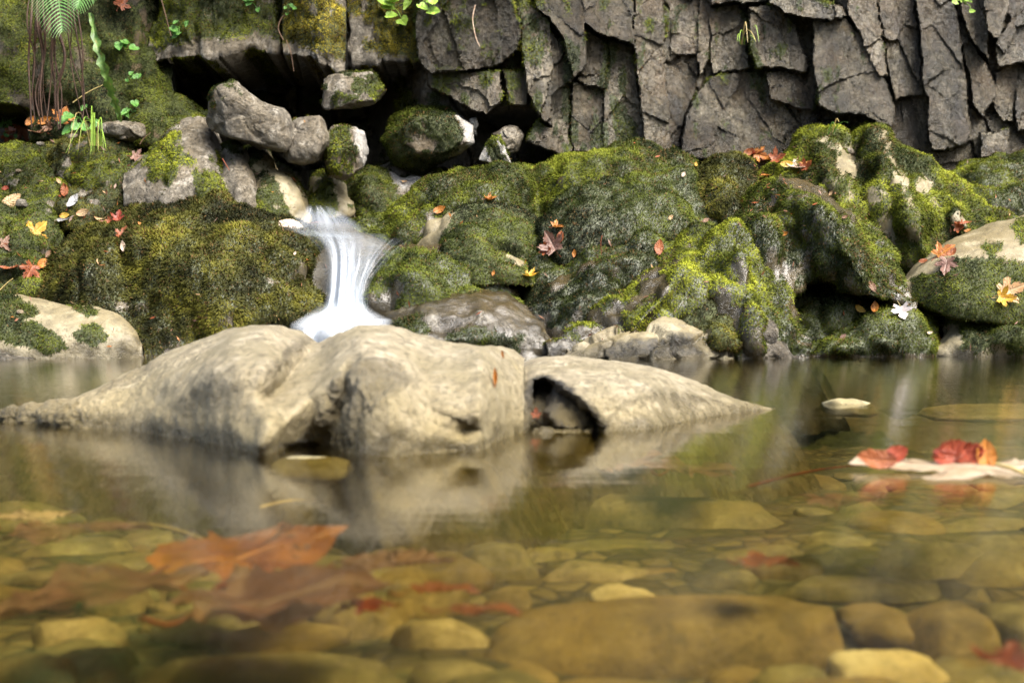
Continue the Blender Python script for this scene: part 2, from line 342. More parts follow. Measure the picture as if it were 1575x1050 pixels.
# (outline, how far it stands out, lean per 100 px across, lean per 100 px down, wet)
BLOCKS = [
 ([(648,-30),(783,-30),(801,44),(796,77),(762,104),(742,108),(661,115),(640,91),(636,40)], .52, -.06, -.16, 0),
 ([(655,112),(769,112),(771,158),(749,178),(695,150),(660,135)], .34, .10, .05, 0),
 ([(773,112),(812,112),(812,165),(783,162)], .30, -.05, .05, 0),
 ([(786,-40),(822,8),(847,35),(852,110),(840,150),(828,182),(812,140),(801,77),(801,40)], .36, .02, .03, 0),
 ([(816,28),(869,67),(880,125),(847,150),(848,196),(829,184),(842,140),(850,100),(846,40)], .32, .06, .06, 0),
 ([(838,121),(874,141),(878,232),(860,240),(808,218),(826,186),(848,198)], .27, -.03, .05, 0),
 ([(822,-40),(896,-40),(901,101),(881,125),(866,62),(845,30),(824,10)], .40, -.04, .07, 0),
 ([(894,-60),(972,-60),(976,70),(960,66),(921,50),(897,34)], .35, -.04, .03, 0),
 ([(897,38),(934,67),(932,141),(902,132),(884,126),(900,100)], .20, .05, .02, 0),
 ([(879,127),(931,138),(928,236),(879,236)], .19, -.06, .06, 0),
 ([(936,60),(975,74),(992,222),(992,240),(927,240),(931,140)], .17, -.05, .03, 0),
 ([(974,-60),(1019,-60),(1024,100),(1035,240),(992,240),(984,140),(976,72)], .25, -.10, .03, 0),
 ([(1027,-60),(1066,-60),(1076,20),(1076,88),(1029,85)], .10, .04, .03, 0),
 ([(1066,-60),(1090,-60),(1095,40),(1094,88),(1074,118),(1076,20)], .15, -.08, .02, 0),
 ([(1091,10),(1137,6),(1148,70),(1154,104),(1093,110),(1096,60)], .13, -.02, .03, 0),
 ([(1090,-60),(1180,-60),(1182,2),(1150,4),(1137,4),(1090,7)], .24, -.02, .05, 0),
 ([(1028,88),(1075,90),(1067,141),(1052,189),(1040,240),(1026,240)], .13, .08, .05, 0),
 ([(1153,10),(1188,8),(1222,38),(1245,101),(1236,112),(1208,103),(1163,105),(1153,60)], .25, -.09, .04, 0),
 ([(1183,-60),(1246,-60),(1246,0),(1296,12),(1302,24),(1247,31),(1202,21),(1183,5)], .40, -.02, .06, 0),
 ([(1176,112),(1213,105),(1248,135),(1258,168),(1230,165),(1186,153)], .18, -.07, .05, 0),
 ([(1094,113),(1160,108),(1180,150),(1196,168),(1208,229),(1205,245),(1045,245),(1054,189),(1070,140)], .17, -.11, .05, 0),
 ([(1248,31),(1299,25),(1330,67),(1356,114),(1376,168),(1372,200),(1345,188),(1321,176),(1284,176),(1260,163),(1251,101)], .36, -.03, .06, 0),
 ([(1251,33),(1262,32),(1282,172),(1262,163),(1252,101)], .31, .0, .05, 0),
 ([(1302,-60),(1346,-60),(1350,10),(1362,114),(1348,116),(1326,64),(1303,22)], .29, -.04, .07, 0),
 ([(1350,-60),(1404,-60),(1412,70),(1423,151),(1373,153),(1362,101),(1351,10)], .19, -.05, .02, 1),
 ([(1407,-60),(1463,-60),(1480,101),(1497,213),(1480,226),(1432,233),(1424,151),(1414,70)], .29, -.02, .03, 1),
 ([(1373,155),(1424,153),(1432,234),(1425,245),(1376,245),(1368,196)], .13, -.05, .04, 1),
 ([(1466,-60),(1507,-60),(1524,91),(1500,70),(1483,40)], .24, -.06, .06, .4),
 ([(1509,-60),(1552,-60),(1551,5),(1538,61),(1517,50)], .33, -.05, .09, .2),
 ([(1473,54),(1488,58),(1517,94),(1534,148),(1512,175),(1497,162),(1486,110)], .21, -.07, .05, .3),
 ([(1533,61),(1556,30),(1580,8),(1640,8),(1640,96),(1571,98),(1534,104)], .23, .04, .02, .3),
 ([(1530,108),(1564,101),(1558,189),(1540,185),(1526,148)], .12, -.06, .05, .3),
 ([(1565,100),(1640,98),(1640,200),(1562,205),(1560,150)], .16, .05, .05, .3),
 ([(1507,202),(1551,199),(1551,245),(1508,245)], .20, -.05, .05, .3),
 ([(1207,164),(1260,168),(1284,178),(1288,200),(1250,235),(1210,235)], .02, -.05, .05, 0),
 ([(1252,188),(1285,185),(1300,215),(1260,235)], .10, -.08, .05, 0),
 ([(1405,236),(1490,228),(1500,250),(1400,255)], .12, 0, .05, 0),
 ([(1552,208),(1640,205),(1640,250),(1552,250)], .08, 0, .05, 0),
]
def build_cliff():
    xs = np.r_[np.arange(-900, -40, 22), np.arange(-40, 600, 5), np.arange(600, 1620, 2.1), np.arange(1620, 2500, 22)]
    ys = np.r_[np.arange(-620, -60, 14), np.arange(-60, 262, 2.1), np.arange(262, 380, 12)]
    X, Yp = np.meshgrid(xs, ys); x, y = X.ravel(), Yp.ravel()
    q = np.stack([x, y, 0 * x], 1) * .01
    jx = x + 5 * fbm(q * 2.5, 3, 31) + 2.2 * fbm(q * 14, 4, 33); jy = y + 6 * fbm(q * 2.5, 3, 32) + 3 * fbm(q * 14, 4, 34)
    sk = np.stack([(jx - .22 * jy) / 58, (jy + .1 * jx) / 105, 0 * x], 1)
    f1, f2, cid, cp = worley(sk, 40)
    off = .02 + .17 * cid + .07 * (sk[:, 1] - cp[:, 1]) - .06 * (sk[:, 0] - cp[:, 0]) - .08 * (1 - sstep(0, .07, f2 - f1))
    inb = (y > -62) & (x > 620)
    s2 = np.stack([(jx - .25 * jy) / 50, jy / 90, 0 * x + 3], 1); a1, a2, c2, cp2 = worley(s2, 50)
    off = np.where(inb & (x < 1640), (.17 + .06 * c2) * sstep(640, 720, x) - .01 - .03 * (1 - sstep(0, .1, a2 - a1)), off)
    cave = sstep(660, 560, jx) * 1.05 * sstep(-160, -30, y) ; cave = np.maximum(cave, .40 * sstep(880, 790, jx) * sstep(165, 200, jy))
    off = off - cave + .40 * sstep(-75, -210, y) * sstep(800, 560, x) * (1 + .12 * fbm(q * .8, 3, 44))   # unseen overhang added above the view to shade the left back
    wet = np.zeros(len(x)); tone = .5 * sstep(.45, .8, c2)
    for pts, o, gx, gy, wt in BLOCKS:
        pp = np.array(pts, float); c = pp.mean(0)
        sel = (x > pp[:, 0].min() - 14) & (x < pp[:, 0].max() + 14) & (y > pp[:, 1].min() - 14) & (y < pp[:, 1].max() + 14)
        d = sdist(jx[sel], jy[sel], pp)
        o = .14 + .62 * o
        v = o + gx * (jx[sel] - c[0]) / 100 + gy * (jy[sel] - c[1]) / 100 - .022 * (1 - sstep(0, 1.2, d))
        sub = np.stack([(jx[sel] - .22 * jy[sel]) / 62, (jy[sel] + .15 * jx[sel]) / 84, 0 * d + pts[0][0]], 1); b1, b2, bc, bp = worley(sub, 60)
        v = v + .020 * (bc - .5) + .014 * (sub[:, 0] - bp[:, 0]) * np.sign(bc - .4) + .012 * (sub[:, 1] - bp[:, 1]) - .007 * (1 - sstep(0, .022, b2 - b1)) * (bc > .5)
        v = np.where(d > 0, v, -9); cur = off[sel]
        off[sel] = np.maximum(cur, v); ws = wet[sel]; ws[v > cur] = wt; wet[sel] = ws; ts = tone[sel]; ts[v > cur] = (.55 * sstep(.3, .9, _h(*[np.array([abs(int(pts[0][0] * 7)) + k]) for k in (0, 5, 9)])) + 0 * d + .25 * (bc > .6))[v > cur]; tone[sel] = ts
    off = off + .010 * fbm(q * np.array([5, 3.5, 1]), 5, 36) + .006 * fbm(q * np.array([22, 13, 1]), 4, 37)
    V = P(x, y, YC - off)
    me = mesh('cliff', V, grid_quads(len(ys), len(xs))[:, ::-1], smooth=False)
    n = getn(me)
    dark = np.clip(tone * .8 + .4 * sstep(.1, .5, fbm(q * 3, 3, 38)), 0, 1)
    m = .05 + .8 * fbm(q * np.array([7, 2.5, 1]), 4, 39) + .5 * n[:, 2] - .5 * sstep(1330, 1390, x) + .55 * sstep(760, 640, x) * sstep(90, 20, y) + .2 * sstep(1060, 900, x)
    for p_ in ([(1136,0),(1146,0),(1175,100),(1180,150),(1172,160),(1150,90)], [(930,60),(945,80),(935,150),(925,150)], [(940,150),(965,170),(985,225),(945,225)]): m = m + .8 * sstep(-5, 6, sdist(jx, jy, p_))
    m = sstep(.3, .62, m)
    wet = np.maximum(wet, .25 + .35 * sstep(900, 1100, x))
    attr(me, 'mask', np.stack([m, dark, wet], 1))
    o = link('cliff', me, M_CLIFF); tag(o, 'tall fractured grey brown rock face rising behind the mossy bank', 'cliff', kind='structure')
    TOPC.append((o, V, m))
    return o
TOPC = []
cliff = build_cliff()

# ------------------------------------------------------------------ ground of the bank, stream bed, water
def build_bank():
    xs = np.linspace(-4.6, 4.6, 230); ys = np.linspace(5.7, 9.4, 120)
    X, Y = np.meshgrid(xs, ys); x, y = X.ravel(), Y.ravel(); q = np.stack([x, y, 0 * x], 1)
    z = np.interp(y, [5.7, 6.2, 6.5, 7.0, 7.6, 9.4], [-.4, -.12, .10, .52, .82, .9])
    z = z - .30 * np.exp(-((x + .86) / .22) ** 2) * sstep(6.2, 6.6, y) - .28 * np.exp(-((x + .8) / .45) ** 2) * sstep(6.9, 7.3, y)
    z = z + .05 * fbm(q * 3, 4, 71) + .02 * fbm(q * 14, 3, 72)
    V = np.stack([x, y, z], 1); me = mesh('stream_bank', V, grid_quads(len(ys), len(xs)))
    m = sstep(.0, .4, fbm(q * 4, 4, 73) + .25 * sstep(-1.1, -1.5, x)); attr(me, 'mask', np.stack([m, 0 * m, .3 + 0 * m], 1))
    o = link('stream_bank', me, M_SOIL); tag(o, 'dark soil of the stream bank under the mossy boulders', 'bank', kind='structure'); TOPB.append((o, m)); return o
TOPB = []
build_bank()
def bed_mat():
    n = N('bed_gravel'); v = n('TexVoronoi', {'Vector': n.pos(), 'Scale': 26, 'Randomness': 1}); v2 = n('TexVoronoi', {'Vector': n.pos(), 'Scale': 26}, feature='DISTANCE_TO_EDGE')
    s = n('SeparateColor', {0: v.outputs['Color']})
    c = n.ramp(s.outputs[0], (0, (.04, .03, .011)), (.5, (.09, .068, .025)), (1, (.16, .125, .05)))
    c = n.mix(n.rng(v2.outputs['Distance'], 0, .12, .9, 0), c, (.015, .012, .005)); c = n.mix(n.rng(n.noise(3, 4), .4, .65, 0, .6), c, (.05, .055, .016))
    b = n('BsdfPrincipled', {'Base Color': c, 'Roughness': .8, 'Normal': n.bump(v2.outputs['Distance'], .8, .02)})
    return n.finish(b.outputs[0])
def build_bed():
    xs = np.linspace(-4.6, 4.6, 160); ys = np.linspace(-1.5, 6.4, 150)
    X, Y = np.meshgrid(xs, ys); x, y = X.ravel(), Y.ravel(); q = np.stack([x, y, 0 * x], 1)
    z = -.15 - .22 * sstep(2.4, 4.2, y) + .03 * fbm(q * 2, 3, 75) + .008 * fbm(q * 14, 2, 76)
    o = link('stream_bed', mesh('stream_bed', np.stack([x, y, z], 1), grid_quads(len(ys), len(xs))), bed_mat()); tag(o, 'brown gravel bed seen through the clear shallow water', 'stream bed', kind='structure')
build_bed()
def water_mat():
    n = N('stream_water')
    h = n.math('ADD', n.math('MULTIPLY', n.noise(1, 3, .5, n.mapped((1.6, 9, 1))), 1.0), n.math('MULTIPLY', n.noise(1, 3, .55, n.mapped((9, 30, 1))), .30))
    nb = n.bump(h, .10, .010)
    nb = n.bump(n.noise(1, 3, .6, n.mapped((210, 5, 1))), .20, .003, nb)
    fr = n('Fresnel', {'IOR': 1.333, 'Normal': nb})
    gl = n('BsdfAnisotropic', {'Color': (.95, .96, .97), 'Roughness': .045, 'Normal': nb})
    tr = n('BsdfTransparent', {'Color': (.74, .68, .43)})
    return n.finish(n('MixShader', {0: fr.outputs[0], 1: tr.outputs[0], 2: gl.outputs[0]}).outputs[0])
xs = np.linspace(-4.5, 4.5, 90); ys = np.linspace(-1.4, 6.6, 80); X, Y = np.meshgrid(xs, ys)
wat = link('water', mesh('water', np.stack([X.ravel(), Y.ravel(), 0 * X.ravel()], 1), grid_quads(80, 90)), water_mat())
tag(wat, 'calm clear amber water of the stream pool', 'water', kind='structure')

def build_light_blocking_slope():
    """slope added out of view behind the viewer: it keeps low light off the rocks"""
    xs = np.linspace(-14, 14, 90); ys = np.linspace(-2.2, -12, 60)
    X, Y = np.meshgrid(xs, ys); x, y = X.ravel(), Y.ravel(); q = np.stack([x, y, 0 * x], 1)
    z = np.interp(-y, [2.2, 3, 5, 8, 12], [-.4, .25, 1.6, 3.2, 4.0]) + .5 * fbm(q * .7, 4, 91) + .1 * fbm(q * 4, 3, 92)
    me = mesh('light_blocking_slope', np.stack([x, y, z], 1), grid_quads(60, 90)); attr(me, 'mask', np.stack([sstep(-.2, .2, fbm(q, 3, 93)), 0 * x, 0 * x], 1))
    tag(link('light_blocking_slope', me, M_SOIL), 'unseen slope added behind the viewer to block low light', 'bank', kind='structure')
build_light_blocking_slope()
# ------------------------------------------------------------------ rocks standing in the pool
big = mound('boulder', 'large pale smooth boulder lying across the middle of the pool',
  [(-60,645),(0,647),(60,652),(100,656),(200,661),(300,675),(360,686),(410,693),(440,686),(475,684),(520,694),(560,700),(600,701),(650,697),(700,691),(740,692),(765,676),(790,669),(806,664)],
  [(-60,640),(0,632),(60,625),(115,615),(150,597),(210,572),(260,543),(310,526),(360,503),(395,499),(430,500),(455,510),(476,526),(492,531),(520,511),(555,503),(600,504),(640,517),(690,531),(740,533),(765,533),(785,541),(806,560)],
  run=([-60,0,120,220,380,480,560,700,806],[.1,.14,.2,.35,.55,.6,.55,.45,.3]), yfn=ywater, back=.7, pb=1.25, bow=0, step=2, rows=90, sm=3, mat=M_PALE, under=.22,
  lumps=[(600,620,60,60,.03),(700,640,60,50,.03),(330,560,80,40,.04),(230,610,60,40,-.03),(655,590,26,60,-.06),(600,560,26,26,-.02),(720,660,25,14,-.03),(750,600,26,50,.03)],
  ridges=[([(490,526),(468,548),(440,585),(415,610)],13,-.09),([(565,506),(520,570),(450,640),(400,685)],34,.07),([(400,505),(330,570),(250,640)],40,.04),([(540,560),(520,640),(500,690)],20,-.05)],
  carve=[([(415,690),(440,681),(480,679),(520,690),(470,692)],.05),([(665,632),(690,636),(720,645),(745,662),(760,680),(748,668),(716,654),(680,642)],.035)],
  noise=((.008,3.5,3),(.006,13,3),(.0025,45,3)), moss=-2, dens=0, wetline=.035, rough=.014,
  dark=[([(505,590),(540,555),(580,545),(620,555),(640,585),(610,600),(560,640),(540,690),(490,685),(480,650)]),[(440,535),(460,515),(480,520),(440,555),(410,590),(405,575)],[(150,600),(215,572),(260,548),(250,562),(190,592),(150,612)],[(125,612),(40,622),(-60,630),(-60,652),(60,654),(130,650)],[(665,632),(690,636),(720,645),(745,662),(760,680),(748,668),(716,654),(680,642)]],
  wets=[[(540,690),(620,660),(700,680),(740,700),(540,706)]], cat='boulder')
tail = mound('boulder', 'low sloping pale rock with a black hollow, right of the large pale boulder',
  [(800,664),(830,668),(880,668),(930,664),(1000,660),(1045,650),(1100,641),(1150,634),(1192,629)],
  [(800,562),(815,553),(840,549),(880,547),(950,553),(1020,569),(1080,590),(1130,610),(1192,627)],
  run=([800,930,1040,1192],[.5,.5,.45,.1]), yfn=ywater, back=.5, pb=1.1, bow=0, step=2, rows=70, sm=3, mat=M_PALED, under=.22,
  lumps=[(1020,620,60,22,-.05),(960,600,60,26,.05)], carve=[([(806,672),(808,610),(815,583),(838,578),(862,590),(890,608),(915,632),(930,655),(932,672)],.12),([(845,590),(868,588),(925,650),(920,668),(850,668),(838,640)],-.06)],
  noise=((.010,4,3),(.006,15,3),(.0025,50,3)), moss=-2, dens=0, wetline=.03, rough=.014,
  dark=[[(800,675),(806,610),(815,580),(838,574),(862,586),(890,604),(918,630),(934,655),(934,675)]], wets=[[(1000,598),(1080,602),(1160,630),(1100,645),(1030,642)]])  # carved hollow coloured near black by its own mask polygon
# far side of the pool, along the waterline
mound('boulder', 'smooth tan rock with moss patches rising from the water at the far left', [(-60,550),(0,549),(110,547),(218,546)], [(-60,446),(0,450),(60,455),(110,468),(150,472),(190,490),(213,510),(218,540)], off=.28, back=.5, mat=M_TAN, moss=-.75, noise=((.02,4,3),(.006,15,3)), under=.3,
  mossy=[[(-60,450),(20,450),(45,470),(60,480),(40,492),(0,495),(-60,495)],[(-60,497),(20,492),(60,500),(95,520),(108,535),(90,545),(50,540),(0,525),(-60,525)],[(108,470),(145,472),(150,486),(120,480)],[(115,515),(130,500),(155,505),(170,522),(150,530),(120,528)]], wets=[[(100,530),(218,520),(218,550),(100,550)]])
mound('stone', 'low wet grey stone at the waterline in front of the tan rock at far left', [(-60,552),(0,551),(52,550)], [(-60,530),(0,535),(35,541),(52,548)], off=.4, run=.2, mat=M_GREY, moss=-1, under=.3, back=.2, cat='stone')
mound('boulder', 'big dome shaped boulder thick with dark moss, left of the waterfall', [(35,520),(120,552),(300,553),(440,550),(500,520)], [(35,450),(60,405),(100,360),(150,332),(200,305),(250,294),(300,294),(350,306),(400,328),(440,342),(478,362),(496,400),(500,440)], off=.06, back=.6, pa=.9, mat=M_WET, tint=OLIVE, moss=.75, noise=((.06,3,3),(.025,9,3),(.008,30,2)), lumps=[(120,400,45,60,.10),(190,400,22,60,-.08),(330,400,110,80,.10),(440,430,40,50,.05),(230,480,60,30,-.05)],
  bare=[[(160,455),(200,465),(250,478),(245,490),(190,478)],[(338,480),(360,478),(358,500),(340,505)],[(250,530),(275,525),(280,550),(250,550)]], under=.3, length=.019, dens=70000)
mound('stone', 'low flat grey stone at the far edge of the pool behind the pale boulder', [(780,553),(830,554),(882,551)], [(780,545),(810,537),(850,535),(875,541),(882,549)], run=.2, off=.12, mat=M_GREY, moss=-1, under=.06, cat='stone', back=.2)
mound('boulder', 'brown and grey cracked rock at the waterline below the mossy knobs', [(870,552),(960,554),(1060,553),(1128,550)], [(870,546),(905,525),(935,505),(970,490),(1020,487),(1070,500),(1105,520),(1122,535),(1128,547)], off=.36, back=.4, mat=M_TAN, moss=-.9, noise=N_HARD, chip=(.035,6), under=.3,
  mossy=[[(955,480),(985,488),(975,505),(950,500)]], dark=[[(915,530),(950,520),(1060,515),(1090,545),(920,552)]], wets=[[(920,525),(1110,515),(1128,552),(900,552)]])
mound('boulder', 'shiny wet grey white rock at the waterline beside the brown cracked rock', [(1128,550),(1170,552),(1232,550)], [(1128,538),(1145,522),(1160,496),(1172,480),(1192,494),(1214,522),(1232,547)], off=.27, back=.4, mat=M_GREY, moss=-1.2, noise=N_HARD, chip=(.03,8), wet=1, under=.3)
mound('boulder', 'low mossy mound at the waterline below the dark hollow', [(1225,552),(1320,553),(1400,552),(1446,550)], [(1225,535),(1260,515),(1300,495),(1350,470),(1395,462),(1425,478),(1440,500),(1446,540)], off=.05, back=.4, mat=M_WET, tint=GREEN, moss=.75, lumps=[(1290,530,28,18,.06),(1380,515,45,25,.07)], under=.3, noise=((.03,6,3),(.015,16,3)))
mound('boulder', 'olive rock with moss clumps at the right end of the waterline', [(1435,552),(1520,553),(1640,552)], [(1435,540),(1450,505),(1480,480),(1520,462),(1575,455),(1640,452)], off=.05, back=.4, mat=M_TAN, moss=.25, lumps=[(1540,520,60,25,.06)], under=.3, noise=((.03,6,3),(.015,16,3)), bare=[[(1435,505),(1475,500),(1480,525),(1465,550),(1435,550)]])
# the wet shelves right of the fall
mound('boulder', 'moss faced boulder with a smooth wet rim, right beside the waterfall', [(556,500),(640,500),(740,490),(812,488)], [(556,440),(570,408),(590,382),(615,371),(660,372),(705,378),(745,392),(780,412),(800,440),(812,475)], off=.10, back=.4, mat=M_WET, moss=.6, tint=DARK, wet=.8, bare=[[(560,372),(700,372),(790,410),(812,470),(780,445),(740,400),(690,388),(640,380),(590,388),(566,430),(556,440)]], noise=((.03,4,3),(.014,12,3)), lumps=[(640,430,50,40,.05)])
mound('boulder', 'flat brown rock sheeted with shiny running water', [(580,548),(700,549),(850,548)], [(580,505),(600,478),(660,455),(720,444),(780,452),(825,480),(850,520)], off=.14, back=.4, mat=M_WET, moss=-.35, tint=DARK, wet=1, noise=((.035,5,3),(.02,12,3),(.006,34,3)), lumps=[(630,500,30,22,.05),(700,520,70,14,.05),(690,480,70,14,.04)],
  mossy=[[(600,500),(640,480),(660,500),(650,530),(610,520)],[(690,515),(740,505),(800,520),(800,545),(690,545)]], bare=[[(650,495),(760,470),(830,490),(800,510),(720,500),(660,510)]], under=.2)
mound('boulder', 'tan sided leaning slab with mossy crest behind the wet boulder', [(632,385),(700,400),(800,405),(888,400)], [(632,375),(655,345),(680,322),(715,309),(745,307),(790,322),(830,342),(865,362),(888,392)], off=.16, back=.3, mat=M_TAN, tint=DARK, moss=.5, bare=[[(630,390),(655,345),(690,316),(705,318),(690,345),(665,385)]], noise=((.02,5,3),(.012,14,3)))
mound('stone', 'smooth olive stone tucked under the tan sided slab', [(660,430),(740,440),(830,440)], [(660,395),(685,362),(705,350),(740,357),(780,376),(810,400),(830,430)], off=.20, back=.25, mat=M_TAN, moss=.25, tint=DARK, noise=((.015,6,3),), cat='stone')
mound('boulder', 'long green mossy boulder stretching from the fall to the cliff foot', [(535,362),(620,395),(760,400),(900,400),(1080,400)], [(535,352),(565,335),(600,318),(650,288),(690,258),(725,249),(780,250),(820,254),(870,236),(930,229),(990,222),(1040,228),(1062,245),(1080,300)], off=-.02, back=.5, tint=GREEN, moss=.7, ridges=[([(820,256),(830,320),(815,390)],22,-.14),([(560,345),(640,300),(700,262)],14,.06)], lumps=[(720,300,90,40,.08),(840,300,40,60,-.12),(960,260,90,30,.05)], noise=((.05,3,3),(.02,10,3),(.008,30,2)), length=.014, dens=80000)
mound('boulder', 'mid sized rounded boulder with blackish moss in front of the long green one', [(826,400),(900,420),(1000,410),(1100,380)], [(826,335),(850,312),(880,290),(920,275),(965,262),(1010,252),(1050,258),(1075,285),(1100,330)], off=.18, back=.4, tint=DARK, moss=.7, lumps=[(960,320,80,30,.05)], noise=((.04,4,3),(.02,10,3)))
mound('boulder', 'low dark mossy boulder in the hollow with brown leaves lying beside it', [(810,440),(900,470),(1000,470),(1100,430)], [(810,420),(850,392),(890,360),(930,345),(975,340),(1020,348),(1055,335),(1085,340),(1100,360)], off=.14, back=.3, tint=DARK, moss=.8, noise=((.05,5,3),(.02,12,3)), wet=.5)
mound('boulder', 'wet dark hump between the shiny shelf and the green slope', [(785,520),(900,540),(975,520)], [(785,490),(815,445),(865,420),(900,405),(940,400),(965,430),(975,470)], off=.10, back=.3, tint=DARK, moss=.45, wet=.9, noise=((.04,6,3),(.02,14,3)), bare=[[(840,420),(885,405),(930,398),(900,420),(850,450)]])
mound('boulder', 'broad slope of bright green and grey moss running down to the water', [(840,549),(960,552),(1100,552),(1245,550)], [(840,538),(900,490),(950,448),(1000,408),(1050,372),(1100,345),(1140,338),(1180,370),(1215,440),(1245,520)], off=.24, back=.5, ridges=[([(1112,345),(1045,425),(960,520)],22,.10),([(1125,345),(1150,430),(1165,530)],18,.10),([(1080,400),(1095,470),(1090,540)],22,-.09),([(1175,380),(1190,450),(1200,530)],14,-.06)], tint=LUSH, moss=.16, wet=.9, noise=((.05,4,3),(.025,10,3),(.01,30,2)), lumps=[(1100,430,60,60,.06),(1160,440,30,60,-.05)], bare=[[(960,470),(1000,430),(1025,425),(1030,450),(990,470)],[(1125,400),(1140,395),(1150,440),(1135,440)]], under=.3)
mound('boulder', 'olive mossy knob above the brown cracked rock', [(1030,520),(1100,540),(1172,520)], [(1030,480),(1040,455),(1065,438),(1100,440),(1135,455),(1160,480),(1172,510)], off=.36, back=.25, mat=M_TAN, tint=OLIVE, moss=.6, bare=[[(1040,440),(1075,432),(1120,445),(1150,470),(1120,456),(1070,446),(1042,460)]], noise=((.025,6,3),(.014,15,3)))
mound('stone', 'small mossy knob left of the olive one', [(955,495),(1000,505),(1040,495)], [(955,480),(970,455),(995,443),(1020,448),(1035,465),(1040,485)], off=.38, back=.2, mat=M_TAN, tint=LUSH, moss=.35, noise=((.02,7,3),(.012,15,3)), cat='stone')
mound('boulder', 'shaggy round moss knob with orange leaves piled behind it', [(1060,350),(1115,360),(1178,345)], [(1060,290),(1070,255),(1090,238),(1120,234),(1145,240),(1162,262),(1172,300),(1178,330)], off=.12, back=.3, tint=OLIVE, moss=.95, noise=((.04,5,3),(.02,12,3)), length=.018, hang=1.0)
mound('boulder', 'peaked outcrop of gold green moss in front of the cliff at right', [(1165,380),(1300,420),(1420,440),(1520,400),(1640,380)], [(1165,275),(1190,250),(1215,230),(1250,210),(1300,203),(1335,196),(1352,195),(1380,213),(1420,236),(1455,262),(1500,290),(1540,312),(1575,325),(1640,330)], off=.0, back=.5, tint=LUSH, moss=.42, ridges=[([(1345,196),(1362,255),(1395,320),(1430,400)],16,.12),([(1255,212),(1285,290),(1315,400)],20,.09),([(1310,215),(1330,300),(1365,400)],16,-.12),([(1440,255),(1470,310),(1490,370)],16,.08)], lumps=[(1350,250,18,50,.07),(1300,240,30,30,-.10),(1330,320,50,60,.08),(1400,330,20,80,.05),(1450,330,20,60,-.05),(1370,300,14,60,-.05)], noise=((.07,4,3),(.03,10,3),(.01,30,2)), mat=M_TAN, bare=[[(1285,240),(1315,235),(1325,255),(1320,275),(1295,270)],[(1352,198),(1362,215),(1385,260),(1400,290),(1385,280),(1362,240)],[(1370,280),(1400,300),(1412,340),(1395,310)],[(1415,275),(1435,280),(1430,300),(1412,295)]], length=.015, hang=.8, dens=70000)
hang_ = mound('boulder', 'great rounded mossy boulder overhanging a dark hollow above the water', [(1135,480),(1200,470),(1250,440),(1300,448),(1350,455),(1395,470),(1412,480)], [(1135,320),(1160,290),(1200,270),(1240,270),(1275,285),(1305,310),(1340,345),(1370,385),(1392,420),(1412,460)], off=.30, back=.7, pa=.85, tint=GREEN, moss=.30, ridges=[([(1205,272),(1280,345),(1345,455)],26,.09),([(1260,278),(1330,345),(1385,430)],18,-.07),([(1170,300),(1220,370),(1260,440)],18,-.08)], noise=((.06,3.5,3),(.025,10,3),(.009,30,2)), lumps=[(1250,340,60,50,.05),(1300,400,60,50,.08)], wet=.6, bare=[[(1185,270),(1240,268),(1290,300),(1320,345),(1270,310),(1220,290)]], length=.015, hang=1.1, dens=70000)
mound('boulder', 'grey tan slab tilting down from the right edge with rust leaves beside it', [(1385,455),(1470,490),(1560,500),(1640,500)], [(1385,440),(1410,405),(1440,382),(1475,362),(1520,343),(1575,327),(1640,315)], off=.26, back=.4, mat=M_TAN, moss=-.9, noise=((.02,4,3),(.008,14,3)), mossy=[[(1400,430),(1440,415),(1480,400),(1530,395),(1580,405),(1640,410),(1640,510),(1400,510)],[(1505,380),(1535,370),(1550,380),(1520,395)],[(1555,345),(1640,330),(1640,390),(1570,375)]], tint=GREEN)
mound('boulder', 'distant moss covered boulder at the foot of the cliff by the right edge', [(1455,330),(1540,340),(1640,335)], [(1455,268),(1490,253),(1525,240),(1575,234),(1640,236)], off=-.06, back=.4, tint=LUSH, moss=.8, noise=((.04,5,3),(.02,12,3)))
mound('boulder', 'flat mossy ledge below the distant boulder at the right edge', [(1490,340),(1560,350),(1640,350)], [(1490,290),(1530,275),(1580,270),(1640,272)], off=.02, back=.3, tint=GREEN, moss=.6, noise=((.04,5,3),(.02,12,3)))
# left bank
mound('boulder', 'grey brown peaked boulder streaked with moss on the left bank', [(190,320),(260,340),(340,335),(385,330)], [(190,268),(215,245),(240,222),(262,200),(285,186),(310,184),(328,198),(338,222),(345,250),(365,285),(385,322)], off=.22, back=.35, mat=M_GREY, tint=LUSH, moss=-.18, noise=N_HARD, mossy=[[(225,225),(262,205),(270,240),(265,280),(230,275)],[(300,265),(340,275),(370,320),(310,320)]], bare=[[(280,185),(330,190),(340,225),(320,250),(280,220)]], chip=(.02,6))
mound('boulder', 'blue grey slab with mossy back leaning between the peaked boulder and the fall', [(335,330),(370,335),(402,325)], [(335,240),(342,224),(360,222),(378,232),(390,258),(398,285),(402,310)], off=.2, back=.25, mat=M_GREY, tint=LUSH, moss=-.25, noise=N_HARD, bare=[[(355,250),(375,240),(395,275),(398,310),(370,320),(360,280)]], chip=(.015,8))
mound('boulder', 'tall tan slab with a mossy left face leaning toward the top of the fall', [(372,345),(420,350),(478,345)], [(372,245),(382,228),(400,228),(425,250),(448,280),(465,300),(475,320),(478,335)], off=.10, back=.3, mat=M_TAN, moss=.3, tint=GREEN, noise=((.02,5,3),(.012,14,3)), bare=[[(400,228),(420,240),(450,275),(478,310),(478,345),(445,345),(440,310),(425,275)]])
mound('boulder', 'small mossy rock at the left of the cave mouth above the fall', [(470,330),(505,335),(545,330)], [(470,300),(478,278),(495,270),(515,275),(535,292),(545,310)], off=-.15, back=.25, mat=M_TAN, moss=.3, tint=GREEN, bare=[[(512,272),(530,280),(545,310),(525,315)]])
